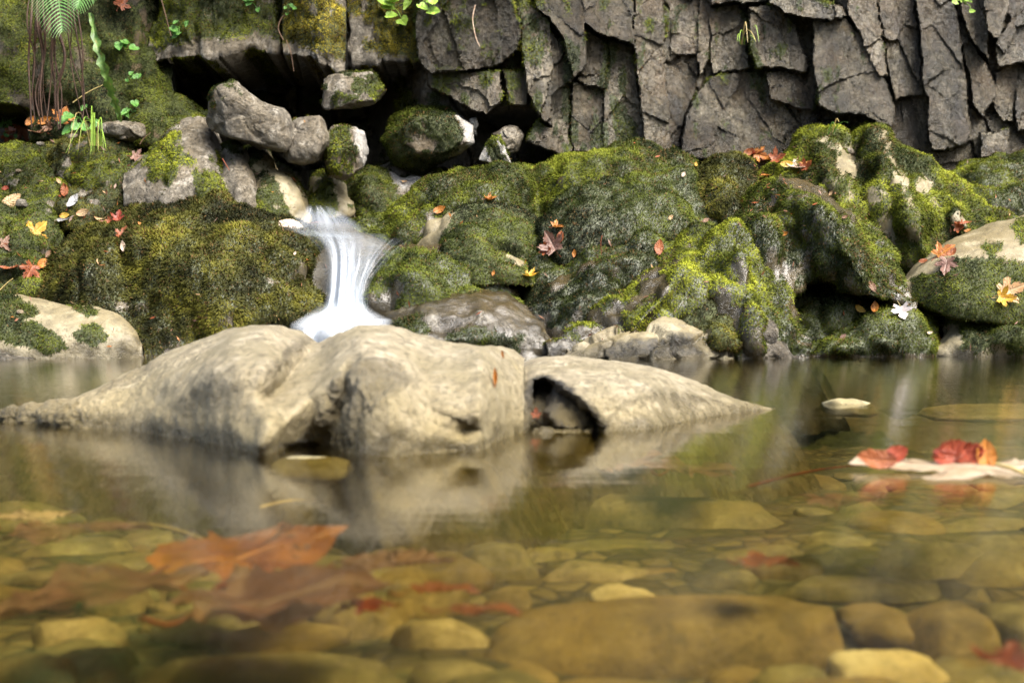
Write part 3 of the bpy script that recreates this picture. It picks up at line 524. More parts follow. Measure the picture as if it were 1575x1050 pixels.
mound('boulder', 'mossy rock with a flat pale top below the dark cave', [(525,330),(590,335),(665,320)], [(525,300),(540,278),(570,268),(600,267),(640,268),(662,278),(665,295)], off=-.2, back=.3, mat=M_WHITE, moss=.35, tint=GREEN, bare=[[(598,262),(665,262),(665,290),(610,300)]], dark=[[(600,262),(665,262),(665,282),(612,284)]])
for lab, b, c, t in [
  ('mossy hump at the left edge below the litter of leaves', [(-60,300),(20,310),(85,300)], [(-60,235),(0,232),(40,222),(65,226),(85,260)], GREEN),
  ('rounded mossy stone with a white chip on top', [(70,275),(100,280),(132,272)], [(70,225),(88,205),(112,203),(128,222),(132,250)], OLIVE),
  ('bright green mossy stone with a tuft of grass growing on it', [(102,300),(160,315),(218,300)], [(102,240),(120,215),(150,198),(185,202),(208,222),(218,262)], LUSH),
  ('mossy rock scattered with fallen leaves above the dome', [(-60,345),(40,350),(110,340)], [(-60,268),(0,270),(50,262),(90,268),(110,300)], GREEN),
  ('broken mossy ledge with grey leaves in the middle of the left bank', [(80,350),(150,355),(230,340)], [(80,290),(120,270),(170,268),(210,285),(230,310)], OLIVE),
  ('mossy stone with a yellow maple leaf in front of it', [(-60,400),(20,405),(95,390)], [(-60,330),(0,325),(50,322),(85,335),(95,360)], DARK),
  ('wet mossy step with orange leaves at the far left', [(-60,450),(20,455),(70,440)], [(-60,375),(0,372),(30,368),(58,385),(70,410)], GREEN),
  ('mossy shelf between the maple leaf stone and the smooth tan rock', [(-60,475),(20,480),(90,465)], [(-60,425),(0,420),(40,418),(75,428),(90,450)], GREEN)]:
    mound('boulder', lab, b, c, off=.05 if c[0][1] < 300 else .1, back=.3, tint=t, moss=.45, mat=M_GREY, noise=((.05,5,3),(.025,12,3),(.01,30,2)), cat='boulder')
chunk('stone', 'flat grey stone lying above the grassy mossy stone', [(146,197),(160,190),(200,188),(218,195),(220,208),(205,216),(165,210)], 7.2, .10, moss=-.6)
# the overhang and the loose blocks under it
mound('ledge', 'huge overhanging rock ledge with moss on top and grey lip at upper left', [(228,100),(260,92),(300,92),(345,84),(400,74),(440,80),(462,88)], [(228,40),(245,-10),(270,-70),(350,-110),(420,-110),(462,-80)], off=.42, run=.5, back=1.6, bow=.12, mat=M_GREY, tint=LUSH, moss=.55, noise=((.05,3,3),(.025,9,4),(.008,30,3)), chip=(.03,5), bare=[[(235,92),(265,70),(320,62),(400,52),(440,60),(432,20),(450,10),(462,60),(470,60),(480,85),(520,108),(520,120),(228,120)]], lumps=[(445,40,14,60,-.10)], cat='ledge')
mound('ledge', 'ochre mossy block hanging at the right end of the overhanging ledge', [(436,84),(470,92),(505,108),(531,118)], [(436,-60),(470,-100),(510,-90),(531,-20)], off=.52, run=.4, back=1.5, bow=.1, mat=M_GREY, tint=GOLD, moss=.42, noise=N_HARD, chip=(.02,5), cat='ledge', bare=[[(436,60),(470,70),(505,85),(535,100),(535,125),(436,125)]])
mound('ledge', 'dark mossy rock shoulder between the overhang and the cliff', [(520,108),(560,100),(600,95),(640,100),(668,112)], [(520,-40),(560,-90),(620,-90),(655,-60),(668,20)], off=.25, run=.4, back=1.2, mat=M_GREY, tint=GOLD, moss=.35, noise=N_HARD, chip=(.03,6), cat='ledge', bare=[[(540,70),(600,85),(640,95),(640,112),(520,112)]])
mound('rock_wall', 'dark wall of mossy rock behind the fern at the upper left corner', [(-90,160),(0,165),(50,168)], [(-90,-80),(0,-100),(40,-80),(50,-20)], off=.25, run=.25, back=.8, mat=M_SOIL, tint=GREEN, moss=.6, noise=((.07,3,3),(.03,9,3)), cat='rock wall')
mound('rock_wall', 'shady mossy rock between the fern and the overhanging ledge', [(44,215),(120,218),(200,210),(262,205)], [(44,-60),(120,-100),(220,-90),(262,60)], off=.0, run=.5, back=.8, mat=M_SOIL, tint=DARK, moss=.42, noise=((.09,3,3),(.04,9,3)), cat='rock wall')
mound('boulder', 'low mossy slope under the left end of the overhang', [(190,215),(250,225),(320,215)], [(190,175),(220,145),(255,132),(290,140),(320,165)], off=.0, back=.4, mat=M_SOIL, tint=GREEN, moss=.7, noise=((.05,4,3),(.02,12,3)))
BL = [
 ('big light grey angular boulder at the left of the cave mouth', [(307,160),(312,135),(335,126),(362,128),(388,145),(410,164),(436,169),(447,188),(449,218),(440,234),(415,230),(398,232),(370,220),(345,218),(320,196)], 6.95, .20, M_GREY, -.45, dict(bare=[[(380,150),(449,160),(449,234),(390,232)]], cuts=7)),
 ('brown grey block wedged against the big light grey boulder', [(440,192),(452,184),(490,183),(502,196),(505,222),(498,246),(470,254),(444,250),(436,235)], 7.0, .16, M_GREY, -.4, dict(cuts=7)),
 ('mossy topped block with a white right edge, third along the cave mouth', [(500,192),(525,190),(553,197),(562,200),(567,238),(560,258),(530,276),(505,268),(500,235)], 7.05, .16, M_WHITE, .0, dict(dark=[[(546,190),(575,190),(575,268),(556,255),(548,225)]], bare=[[(540,190),(575,192),(575,270),(552,255)]])),
 ('dark block hanging at the back of the cave under the ledge', [(496,118),(530,110),(577,109),(598,124),(596,148),(574,165),(530,170),(496,168)], 7.3, .2, M_GREY, -.2, dict()),
 ('large rounded boulder with white right side inside the cave', [(588,215),(600,182),(640,164),(685,155),(708,168),(728,195),(729,219),(708,239),(680,250),(650,268),(606,250)], 7.35, .3, M_WHITE, .6, dict(bare=[[(688,150),(740,150),(740,245),(704,245),(712,205),(700,185)]], dark=[[(694,160),(740,165),(740,240),(718,240),(722,215),(706,190)]], tint=DARK)),
 ('small pale edged stone beside the large cave boulder', [(720,182),(732,178),(736,192),(734,210),(722,206)], 7.4, .06, M_WHITE, -.6, dict(dark=[[(715,170),(740,170),(740,215),(728,215)]])),
 ('rounded dark stone under the low cliff overhang', [(756,205),(775,195),(799,192),(805,205),(796,232),(778,238),(760,228)], 7.4, .14, M_GREY, -.2, dict()),
 ('small wedge stone with two chalk white sides at the cave mouth', [(736,246),(742,216),(752,210),(768,208),(776,222),(784,251),(760,256)], 7.22, .10, M_WHITE, -.3, dict(mossy=[[(750,214),(763,212),(768,246),(752,240)]], cuts=4, dark=[[(730,215),(749,214),(750,260),(730,260)],[(765,210),(790,210),(790,260),(772,260)]])),
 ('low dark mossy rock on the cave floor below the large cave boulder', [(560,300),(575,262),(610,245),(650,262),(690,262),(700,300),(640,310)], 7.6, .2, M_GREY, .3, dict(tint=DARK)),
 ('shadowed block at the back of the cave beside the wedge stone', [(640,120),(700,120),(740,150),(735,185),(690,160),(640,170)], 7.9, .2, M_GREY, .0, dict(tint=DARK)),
]
for lab, ol, Yk, th, mt, ms, kw in BL: chunk('boulder', lab, ol, Yk, th, mat=mt, moss=ms, group='loose blocks along the cave mouth', **kw)

mound('rock_step', 'dark wet rock step behind the falling water', [(470,552),(520,553),(600,552)], [(425,352),(470,340),(530,344),(590,366),(625,378)], off=-.12, back=.5, mat=M_WET, moss=-2, wet=1, noise=((.03,5,3),(.012,14,3)), under=.2, cat='rock')

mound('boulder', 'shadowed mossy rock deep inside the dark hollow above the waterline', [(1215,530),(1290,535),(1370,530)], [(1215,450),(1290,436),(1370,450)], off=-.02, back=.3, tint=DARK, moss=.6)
# ------------------------------------------------------------------ placing things on what the eye ray meets
bpy.context.view_layer.update(); DG = bpy.context.evaluated_depsgraph_get()
def hit(px, py):
    d = Vector(P(np.float64(px), np.float64(py), 1.0)) - Vector((0, 0, H)); d.normalize(); o = Vector((0, 0, H))
    for _ in range(6):
        ok, loc, nor, _i, ob, _m = SC.ray_cast(DG, o, d)
        if not ok: return Vector(P(np.float64(px), np.float64(py), 7.3)), Vector((0, -1, .3)), None
        if ob.name.startswith('water'): o = loc + d * .001; continue
        return loc, (nor if nor.dot(d) < 0 else -nor), ob
def on_plane(px, py, z): return Vector(P(np.float64(px), np.float64(py), (H - z) * F / (py - HY)))
def tube_data(pts, rad, sides=6):
    pts = [Vector(p) for p in pts]; V, Q = [], []
    for i, p in enumerate(pts):
        t = (pts[min(i + 1, len(pts) - 1)] - pts[max(i - 1, 0)]).normalized(); a = t.cross(Vector((.3, .5, .8))).normalized(); b = t.cross(a)
        r = rad[i] if hasattr(rad, '__len__') else rad
        for k in range(sides): V.append(p + (a * math.cos(6.2832 * k / sides) + b * math.sin(6.2832 * k / sides)) * r)
    return np.array(V), grid_quads(len(pts), sides, True)
def tube(name, pts, rad, mat, parent=None, origin=None, sides=6):
    V, Q = tube_data(pts, rad, sides); me = mesh(name, V, Q); attr(me, 'mask', np.zeros((len(V), 3)))
    return link(name, me, mat, parent, origin if origin is not None else tuple(V.mean(0)))
def spline(pts, n):
    p = np.array(pts, float); t = np.linspace(0, len(p) - 1, n); i = np.clip(t.astype(int), 0, len(p) - 2); f = (t - i)[:, None]
    g = lambda k: p[np.clip(k, 0, len(p) - 1)]
    a, b, c, d = g(i - 1), g(i), g(i + 1), g(i + 2)
    return .5 * (2 * b + (c - a) * f + (2 * a - 5 * b + 4 * c - d) * f ** 2 + (3 * b - a - 3 * c + d) * f ** 3)

MAPLE = [(0,0),(.10,-.03),(.22,-.10),(.40,-.13),(.36,-.04),(.47,.02),(.35,.07),(.24,.12),(.36,.16),(.46,.20),(.58,.24),(.56,.31),(.68,.44),(.55,.44),(.50,.50),(.38,.46),(.20,.40),(.22,.50),(.30,.60),(.24,.64),(.25,.74),(.15,.78),(.12,.86),(0,1.0)]
OVAL = [(0,0),(.10,.05),(.19,.16),(.26,.32),(.29,.47),(.27,.62),(.21,.76),(.12,.89),(0,1.0)]
IVY = [(0,0),(.14,-.08),(.32,-.04),(.42,.12),(.42,.35),(.34,.58),(.18,.82),(0,1.0)]
BROAD = [(0,0),(.12,-.05),(.30,-.09),(.46,.00),(.43,.13),(.56,.22),(.66,.36),(.58,.46),(.44,.50),(.42,.62),(.34,.72),(.26,.74),(.18,.86),(0,1.0)]
VEINS = {'broad': [((0,0),(0,1)),((0,0),(.62,.38)),((0,0),(-.62,.38)),((0,0),(.40,-.05)),((0,0),(-.40,-.05))], 'maple': [((0,0),(0,1)),((0,0),(.66,.44)),((0,0),(-.66,.44)),((0,0),(.40,-.12)),((0,0),(-.40,-.12))], 'oval': [((0,0),(0,1))] + [((0,.12*k),(.3*s,.12*k+.25)) for k in range(1,7) for s in (1,-1)], 'ivy': [((0,0),(0,1)),((0,0),(.4,.3)),((0,0),(-.4,.3))]}
def leaf_data(kind, curl, fold, seed, ruffle=.06):
    rg = np.random.default_rng(seed)
    half = {'maple': MAPLE, 'oval': OVAL, 'ivy': IVY, 'broad': BROAD}[kind]
    o = np.array(half + [(-x, y) for x, y in half[-2:0:-1]], float)
    o = np.r_[o, o[:1]]; o = np.stack([np.interp(np.linspace(0, len(o) - 1, 97)[:-1], np.arange(len(o)), o[:, k]) for k in (0, 1)], 1)
    o += rg.normal(0, .012, o.shape); o[:, 0] *= rg.uniform(.85, 1.1)
    c = np.array([0, .3 if kind != 'oval' else .45]); rows = [c + (o - c) * r for r in (.02, .2, .4, .6, .8, .92, 1.0)]
    p = np.concatenate(rows); q = np.stack([p[:, 0] * 3.1, p[:, 1] * 3.1, np.full(len(p), seed * 1.7)], 1)
    dx, dy = p[:, 0] - c[0], p[:, 1] - c[1]; r2 = dx * dx + dy * dy
    z = curl * r2 * 1.3 + fold * np.abs(p[:, 0]) + ruffle * fbm(q, 2, seed) * np.sqrt(r2) * 3
    vd = np.full(len(p), 9.)
    for a, b in VEINS[kind]:
        a, e = np.array(a), np.array(b) - np.array(a); t = np.clip(((p - a) @ e) / (e @ e), 0, 1); vd = np.minimum(vd, np.linalg.norm(p - a - t[:, None] * e, axis=1))
    V = np.stack([p[:, 0], p[:, 1], z - (.02 * (vd < .03))], 1); V[:, 1] -= c[1]
    return V, grid_quads(7, 96, True), sstep(.05, .012, vd), c[1]
def basis(nor, rot):
    """columns: leaf x, leaf y (tip), leaf normal; rot turns the tip clockwise from straight up in view"""
    n = Vector(nor).normalized(); up = Vector((0, .25, 1)); up = (up - n * up.dot(n)).normalized(); rt = up.cross(n).normalized()
    a = R(rot); y = up * math.cos(a) + rt * math.sin(a); x = y.cross(n)
    return np.array([x, y, n]).T
_ls = [100]
def leaf(kind, loc, nor, size, mat, rot=0, curl=.25, fold=.0, label=None, cat='leaf', stem=.35, parent=None, name=None, group=None, ruffle=.06):
    _ls[0] += 1; V, Q, vein, cy = leaf_data(kind, curl, fold, _ls[0], ruffle); B = basis(nor, rot)
    W = (V * size) @ B.T
    me = mesh(name or (('maple_leaf' if kind in ('maple', 'broad') else 'oval_leaf')), W + np.array(loc), Q); attr(me, 'mask', vein[:, None] * np.ones((1, 3)))
    o = link(name or (('maple_leaf' if kind in ('maple', 'broad') else 'oval_leaf')), me, LM[mat], parent, tuple(loc))
    if label: tag(o, label, cat, group)
    if stem:
        s = spline([(0, -cy, 0), (.03, -cy - stem * .5, -.05), (.09, -cy - stem, .02)], 6) * size
        tube('stem', s @ B.T + np.array(loc), np.linspace(.012, .016, 6) * size, LM['rust' if mat not in ('pale', 'white', 'green', 'lime', 'yellow') else 'straw'], o, tuple(loc + Vector(B @ np.array([0, -cy * size, 0]))))
    return o
def fallen(kind, px, py, size, mat, rot, label, curl=.25, fold=0., face=.5, stem=.35, lift=.014):
    loc, n, ob = hit(px, py); cam_dir = (Vector((0, 0, H)) - loc).normalized()
    nn = (n * (1 - face) + cam_dir * face + Vector((0, 0, .15))).normalized()
    if face == .3: nn = Vector((random.uniform(-.15, .15), -.35, 1)).normalized()
    return leaf(kind, loc + nn * .004 + (n + cam_dir).normalized() * lift, nn, size * .78 * loc.y / F, mat, rot, curl, fold, label, 'leaf', stem)

# ------------------------------------------------------------------ fallen leaves on the banks
for a in [
 ('maple', 54, 358, 44, 'yellow', 40, 'bright yellow maple leaf standing on the moss at the far left'),
 ('oval', 101, 296, 30, 'rust', -8, 'reddish beech leaf standing upright among grey leaves on the left bank'),
 ('oval', 113, 313, 34, 'grey', 30, 'pale grey leaf just behind the upright reddish beech leaf'),
 ('maple', 98, 340, 36, 'grey', 150, 'crumpled grey leaf lying left of the round tan leaf'),
 ('oval', 127, 326, 26, 'tan', 70, 'round tan leaf on the mossy ledge above the dome boulder'),
 ('oval', 100, 331, 20, 'yellow', 80, 'small yellow leaf tucked under the crumpled grey leaf'),
 ('oval', 158, 338, 32, 'tan', 95, 'long pale orange leaf lying flat between the tan leaf and the red leaf'),
 ('maple', 183, 338, 24, 'red', 10, 'small dark red leaf at the top edge of the dome boulder'),
 ('maple', 188, 364, 28, 'rust', 20, 'red brown leaf hanging on the moss above the pale beech leaf'),
 ('oval', 190, 382, 22, 'pale', -10, 'pale beech leaf lowest on the left side of the dome boulder'),
 ('oval', 217, 348, 13, 'orange', 120, 'tiny orange leaf alone on the upper dome boulder'),
 ('maple', 44, 415, 40, 'rust', 200, 'curled rust maple leaf low on the far left bank'),
 ('oval', 62, 408, 30, 'orange', 40, 'orange leaf lobe rising from the curled rust leaf'),
 ('maple', 7, 378, 32, 'brown', 90, 'brown leaf cut by the left edge of the view'),
 ('oval', 14, 413, 40, 'rust', 85, 'flat rusty leaf left of the curled rust maple leaf'),
 ('oval', 16, 312, 50, 'tan', 50, 'long peach coloured leaf sticking up at the far left'),
 ('oval', 9, 292, 16, 'red', 70, 'small red leaf above the long peach leaf'),
 ('oval', 77, 393, 18, 'brown', 30, 'small brown leaf between the dome boulder and the yellow maple leaf'),
 ('oval', 89, 281, 14, 'tan', -40, 'small tan leaf above the upright reddish beech leaf'),
 ('maple', 96, 181, 34, 'orange', 15, 'yellow orange leaf standing under the hanging roots'),
 ('maple', 37, 194, 40, 'rust', 70, 'crumpled rust maple leaf in the litter at upper left'),
 ('maple', 14, 210, 30, 'rust', 110, 'rusty leaf at the left end of the upper litter'),
 ('oval', 68, 187, 30, 'orange', 60, 'orange brown leaf between the litter and the standing orange leaf'),
 ('maple', 58, 205, 26, 'brown', -60, 'brown leaf flat in the middle of the upper litter'),
 ('maple', 210, 245, 28, 'plum', 100, 'dark dry leaf wedged left of the peaked boulder'),
 ('maple', 186, 5, 28, 'rust', 30, 'brown leaf at the top edge above the strap fern'),
 ('oval', 445, 350, 50, 'pale', 95, 'big pale leaf caught on the lip of the waterfall'),
 ('oval', 452, 393, 9, 'pale', 20, 'tiny pink leaf on the moss left of the waterfall'),
 ('maple', 754, 309, 24, 'orange', 90, 'bright orange leaf flat on the crest of the tan sided slab'),
 ('oval', 676, 324, 26, 'orange', 70, 'thin orange leaf at the left end of the tan sided slab crest'),
 ('maple', 858, 352, 26, 'orange', 85, 'flat orange leaf in the hollow above the brown maple leaf'),
 ('maple', 852, 377, 46, 'plum', -25, 'large brown maple leaf with raised lobes in the mossy hollow'),
 ('oval', 862, 366, 26, 'rust', 10, 'rust leaf standing against the large brown maple leaf'),
 ('oval', 884, 390, 16, 'orange', 5, 'small upright orange brown leaf right of the large brown maple leaf'),
 ('maple', 812, 426, 30, 'yellow', 110, 'yellow and pink maple leaf lying below the mossy hollow'),
 ('oval', 1011, 383, 34, 'rust', 8, 'rust oval leaf standing upright on dark moss'),
 ('oval', 760, 421, 12, 'orange', 15, 'tiny orange leaf on the wet rock beside the fall'),
 ('maple', 621, 282, 12, 'tan', 60, 'small tan leaf on the flat pale rock below the cave'),
 ('oval', 803, 250, 10, 'orange', 0, 'tiny orange leaf on the crest by the wedge stone'),
 ('maple', 1156, 238, 34, 'red', 80, 'red maple leaf at the back of the leaf pile on the moss knob'),
 ('maple', 1183, 246, 38, 'orange', 70, 'bright orange leaf in the middle of the leaf pile'),
 ('oval', 1174, 243, 34, 'yellow', 60, 'yellow leaf sticking out of the leaf pile'),
 ('maple', 1227, 259, 50, 'pale', 95, 'wide pale pink leaf at the right end of the leaf pile'),
 ('oval', 1236, 254, 30, 'orange', 80, 'orange leaf under the wide pale pink leaf'),
 ('oval', 1181, 270, 30, 'orange', 60, 'yellow orange leaf hanging down in front of the leaf pile'),
 ('oval', 1068, 255, 12, 'yellow', 10, 'tiny yellow leaf left of the shaggy moss knob'),
 ('oval', 1050, 270, 12, 'pale', 30, 'tiny pale leaf on the long green boulder'),
 ('oval', 1280, 298, 12, 'tan', 40, 'tiny tan leaf on the overhanging mossy boulder'),
 ('oval', 1207, 361, 15, 'orange', 80, 'small orange leaf on the face of the overhanging boulder'),
 ('oval', 1297, 337, 14, 'brown', 70, 'small brown leaf near the top of the overhanging boulder'),
 ('oval', 1319, 476, 24, 'yellow', 120, 'yellow leaf slanting across the dark hollow'),
 ('oval', 1347, 478, 26, 'orange', 5, 'orange leaf hanging upright at the right of the dark hollow'),
 ('maple', 1388, 482, 36, 'white', 170, 'whitish maple leaf spread on moss near the waterline'),
 ('oval', 1341, 443, 26, 'brown', -25, 'long brown leaf hanging over the lip of the dark hollow'),
 ('maple', 1480, 345, 30, 'rust', 80, 'rust leaves lying at the top of the tilting slab'),
 ('maple', 1451, 391, 40, 'orange', 60, 'orange brown leaf at the left edge of the tilting slab'),
 ('maple', 1457, 408, 38, 'plum', 190, 'dark purple brown leaf hanging below the orange brown one'),
 ('oval', 1421, 404, 18, 'rust', 90, 'small rust leaf left of the dark purple brown leaf'),
 ('oval', 1489, 358, 14, 'orange', 80, 'tiny orange leaf on the bare tan slab'),
 ('maple', 1552, 448, 50, 'tan', 75, 'large tan orange maple leaf near the right edge'),
 ('maple', 1543, 460, 34, 'yellow', 100, 'yellow leaf tucked under the large tan orange leaf'),
 ('oval', 1084, 342, 16, 'brown', 60, 'small brown leaf at the top of the green slope'),
 ('oval', 1030, 335, 12, 'tan', 40, 'tiny tan leaf in the dip behind the green slope'),
 ('oval', 1296, 520, 16, 'plum', 50, 'dark leaf scrap on the low mound by the water'),
 ('oval', 1427, 514, 12, 'pale', 80, 'tiny pale leaf near the waterline below the tilting slab')]:
    kind, x, y, s, m, rot, lab = a; fallen(kind, x, y, s, m, rot, lab, curl=random.uniform(0, .7), fold=random.uniform(-.1, .35), stem=.4 if s > 22 and kind == 'maple' else (.25 if s > 24 else 0), face=.3 if any(k in lab for k in ('flat', 'wide', 'pile', 'lying')) else .6)
for x, y, L, rot, lab in [(757, 585, 42, 4, 'thin orange needle leaf upright on the large pale boulder'), (771, 551, 22, -40, 'short orange needle leaf slanting near the top of the large pale boulder')]:
    fallen('oval', x, y, L, 'orange', rot, lab, fold=.9, face=.7, stem=0, lift=.004).scale = (.35, 1, 1)
fallen('maple', 828, 640, 20, 'rust', 0, 'small rust star shaped leaf in the black hollow', face=.8, stem=.3)

for k, (x, y, s, m, rot, lab) in enumerate([(1148,236,26,'rust',60,'rust leaf at the left end of the leaf pile'), (1166,240,28,'orange',110,'orange leaf lying across the red leaf of the pile'), (1196,250,30,'rust',80,'rust leaf between the orange and the pale leaf of the pile'), (1210,255,26,'yellow',95,'yellow leaf half under the pale pink leaf of the pile'), (1244,260,24,'rust',70,'rust scrap at the far right end of the leaf pile'), (24,205,26,'rust',100,'rust leaf overlapping the upper litter by the roots'), (50,190,26,'orange',40,'orange leaf on top of the upper litter'), (80,197,22,'brown',120,'brown leaf at the right end of the upper litter'), (1474,350,18,'rust',100,'small rust leaf beside the rust leaves atop the tilting slab'), (1465,396,24,'rust',40,'rust leaf folded over the orange brown one on the slab'), (176,345,18,'rust',60,'rust leaf scrap between the tan and the dark red leaf'), (842,384,24,'rust',100,'rust lobe under the large brown maple leaf')]):
    fallen('maple' if k % 3 else 'oval', x, y, s, m, rot, lab, curl=random.uniform(.3, .9), fold=random.uniform(.1, .4), stem=0, face=.45, lift=.03)
# ------------------------------------------------------------------ stones and leaves lying on the bed of the pool
BED = leaf_bed = -.145
def stone_mesh(name, a, b, c, seed, flat=.75, n1=26, n2=16):
    rg = np.random.default_rng(seed); th = np.linspace(0, 2 * math.pi, n1, endpoint=False); ph = np.linspace(-1.45, 1.45, n2)
    T, Ph = np.meshgrid(th, ph); se = lambda v, e: np.sign(v) * np.abs(v) ** e; e = rg.uniform(.55, 1.0)
    V = np.stack([se(np.cos(Ph), .6) * se(np.cos(T), e), se(np.cos(Ph), .6) * se(np.sin(T), e), se(np.sin(Ph), flat)], -1).reshape(-1, 3)
    q = V * 1.3 + seed * 2.3; V = V * (1 + .20 * fbm(q, 2, seed) + .05 * fbm(q * 3.5, 2, seed + 1))[:, None]; V[:, 2] += .25 * V[:, 0] * rg.uniform(-1, 1)
    for k in range(7):
        nd = rg.normal(size=3); nd[2] = abs(nd[2]) * .8; nd /= np.linalg.norm(nd); V = V - np.maximum(0, V @ nd - (V @ nd).max() * rg.uniform(.7, .92))[:, None] * nd * .9
    V = V / np.abs(V).max(0) * np.array([a, b, c]); Q = grid_quads(n2, n1, True); caps = [np.arange(n1)[::-1], np.arange(n1) + (n2 - 1) * n1]
    me = mesh(name, V, Q, ngons=caps)
    if (V * getn(me)).sum() < 0: me = mesh(name, V, Q[:, ::-1], ngons=[k[::-1] for k in caps])
    attr(me, 'mask', np.zeros((len(V), 3))); return me
def bed_rock(name, d, m, l): return rock_mat(name, d, m, l, algae=None, rough=.7, warm=tuple(.5 * (np.array(m) + np.array(l)) * np.array([1, .9, .6])), bump=.5, scale=2.2)
SM = {'olive': bed_rock('olive_bed_stone', (.065, .055, .026), (.17, .145, .074), (.30, .26, .145)), 'tan': bed_rock('tan_bed_stone', (.12, .095, .045), (.27, .215, .11), (.42, .35, .20)),
      'brown': bed_rock('brown_bed_stone', (.07, .05, .02), (.17, .125, .05), (.28, .21, .095)), 'cream': bed_rock('cream_bed_stone', (.26, .215, .12), (.46, .39, .24), (.62, .55, .38)), 'green': bed_rock('green_bed_stone', (.05, .048, .02), (.14, .122, .05), (.24, .21, .10))}
def bed_stone(x0, x1, yt, yb, mat, label, group=None, hmax=.085):
    Yf = (H - BED) * F / (yb - HY); wd = (x1 - x0) * Yf / F
    for th in np.linspace(min(hmax, .4 * wd), .012, 14):
        Yb = (H - BED - th * .9) * F / (yt - HY)
        if Yb > Yf + .35 * wd: break
    Yb = max(Yb, Yf + .25 * wd); yc = (Yf + Yb) / 2; _ls[0] += 1
    me = stone_mesh('bed_stone', wd / 2, (Yb - Yf) / 2, th, _ls[0]); o = link('bed_stone', me, SM[mat]); o.location = (((x0 + x1) / 2 - CX) * yc / F, yc, BED - .006)
    me.transform(Matrix.Rotation(random.uniform(-.12, .12), 4, 'Z')); tag(o, label, 'stone', group); return o
BOX = []
for s in [
 (150, 645, 985, 1075, 'olive', 'large olive stone lying under water at the bottom left'), (118, 275, 1006, 1045, 'green', 'small green stone beside the large olive stone'),
 (-20, 112, 868, 900, 'tan', 'flat tan slab under water at the far left'), (40, 205, 935, 990, 'tan', 'tan stone under the pinkish brown leaf'),
 (575, 762, 937, 992, 'tan', 'bright tan stone between the red leaf and the long brown boulder'), (715, 1350, 890, 1020, 'brown', 'long brown boulder under water in the bottom middle'),
 (625, 800, 1000, 1050, 'olive', 'short olive stone below the bright tan stone'), (785, 1140, 1016, 1080, 'brown', 'brown stone cut by the bottom edge in the middle'),
 (826, 1018, 845, 894, 'tan', 'pointed yellowish slab behind the long brown boulder'), (905, 1018, 888, 922, 'cream', 'very pale stone tip in front of the pointed slab'),
 (685, 838, 820, 888, 'olive', 'rounded olive stone left of the pointed slab'), (833, 1235, 752, 822, 'olive', 'wide olive slab in the middle of the pool bed'),
 (828, 1115, 820, 862, 'green', 'green brown slab in front of the wide olive slab'), (740, 825, 893, 930, 'brown', 'small brown stone at the left end of the long boulder'),
 (1268, 1475, 983, 1062, 'cream', 'pale yellow stone at the bottom right'), (1135, 1315, 1008, 1065, 'green', 'mottled green stone left of the pale yellow stone'),
 (1295, 1535, 825, 892, 'olive', 'olive stone in the right half of the pool bed'), (1078, 1268, 830, 872, 'olive', 'yellow olive stone under the rust coloured leaf'),
 (1420, 1620, 784, 822, 'olive', 'flat olive slab at the right edge of the pool bed'), (1378, 1540, 905, 1010, 'brown', 'brown rounded stone above the pale yellow stone'),
 (1050, 1170, 865, 900, 'green', 'grey green stone behind the long brown boulder'), (1195, 1455, 872, 912, 'olive', 'thin wide stone resting above the long brown boulder'),
 (1530, 1640, 830, 905, 'brown', 'brown stone cut by the right edge'), (-60, 130, 985, 1080, 'brown', 'dark brown stone in the bottom left corner'),
 (560, 700, 765, 800, 'olive', 'olive stone in the reflection of the large pale boulder'), (420, 560, 795, 830, 'tan', 'tan stone behind the orange sunken leaf'),
 (30, 230, 815, 860, 'olive', 'olive stone at left between sunken leaves'), (1500, 1640, 905, 1000, 'olive', 'olive stone right of the brown rounded stone'), (1440, 1640, 600, 612, 'tan', 'long tan shoal stone just under the surface at right')]:
    x0, x1, yt, yb, m, lab = s; BOX.append((x0, x1, yt, yb)); st = bed_stone(x0, x1, yt, yb, m, lab)
    if yt == 600: st.location = ((1560 - CX) * 3.2 / F, 3.2, -.035)
for px, py, a, b, z, m, lab in [(1308, 621, .064, .05, -.009, 'olive', 'small wet stone barely breaking the surface of the pool at right'), (470, 706, .056, .035, -.0165, 'olive', 'flat stone lying in the water just below the large pale boulder')]:
    me = stone_mesh('stone', a, b, .021, int(px)); o = link('stone', me, SM[m]); c = on_plane(px, py, 0); o.location = (c.x, c.y + .03, z); tag(o, lab, 'stone')
proto = [stone_mesh('bed_stone', .5, .42, .16, 900 + k) for k in range(8)]
for k in range(230):
    while True:
        py = 640 + 440 * random.random() ** .8; px = random.uniform(-60, 1640)
        if not any(x0 + 15 < px < x1 - 15 and yt - 4 < py < yb + 6 for x0, x1, yt, yb in BOX): break
    c = on_plane(px, py, BED); sz = random.uniform(.06, .2) * (.7 if py > 900 else 1)
    me = proto[k % 8] if k >= 40 else proto[k % 8].copy()
    o = bpy.data.objects.new('bed_stone', me); COL.objects.link(o); o.location = (c.x, c.y, BED - .004 - (.25 * max(0, min(1, (c.y - 2.3) / 2))) * .7); o.scale = (sz, sz, sz * random.uniform(.8, 1.5)); o.rotation_euler = (random.uniform(-.15, .15), random.uniform(-.15, .15), random.uniform(0, 6.28))
    tag(o, 'small plain brown stone half buried among larger stones on the pool bed', 'stone', 'small stones on the pool bed')
    if not me.materials: me.materials.append(SM[['olive', 'brown', 'brown', 'green'][k % 4]])
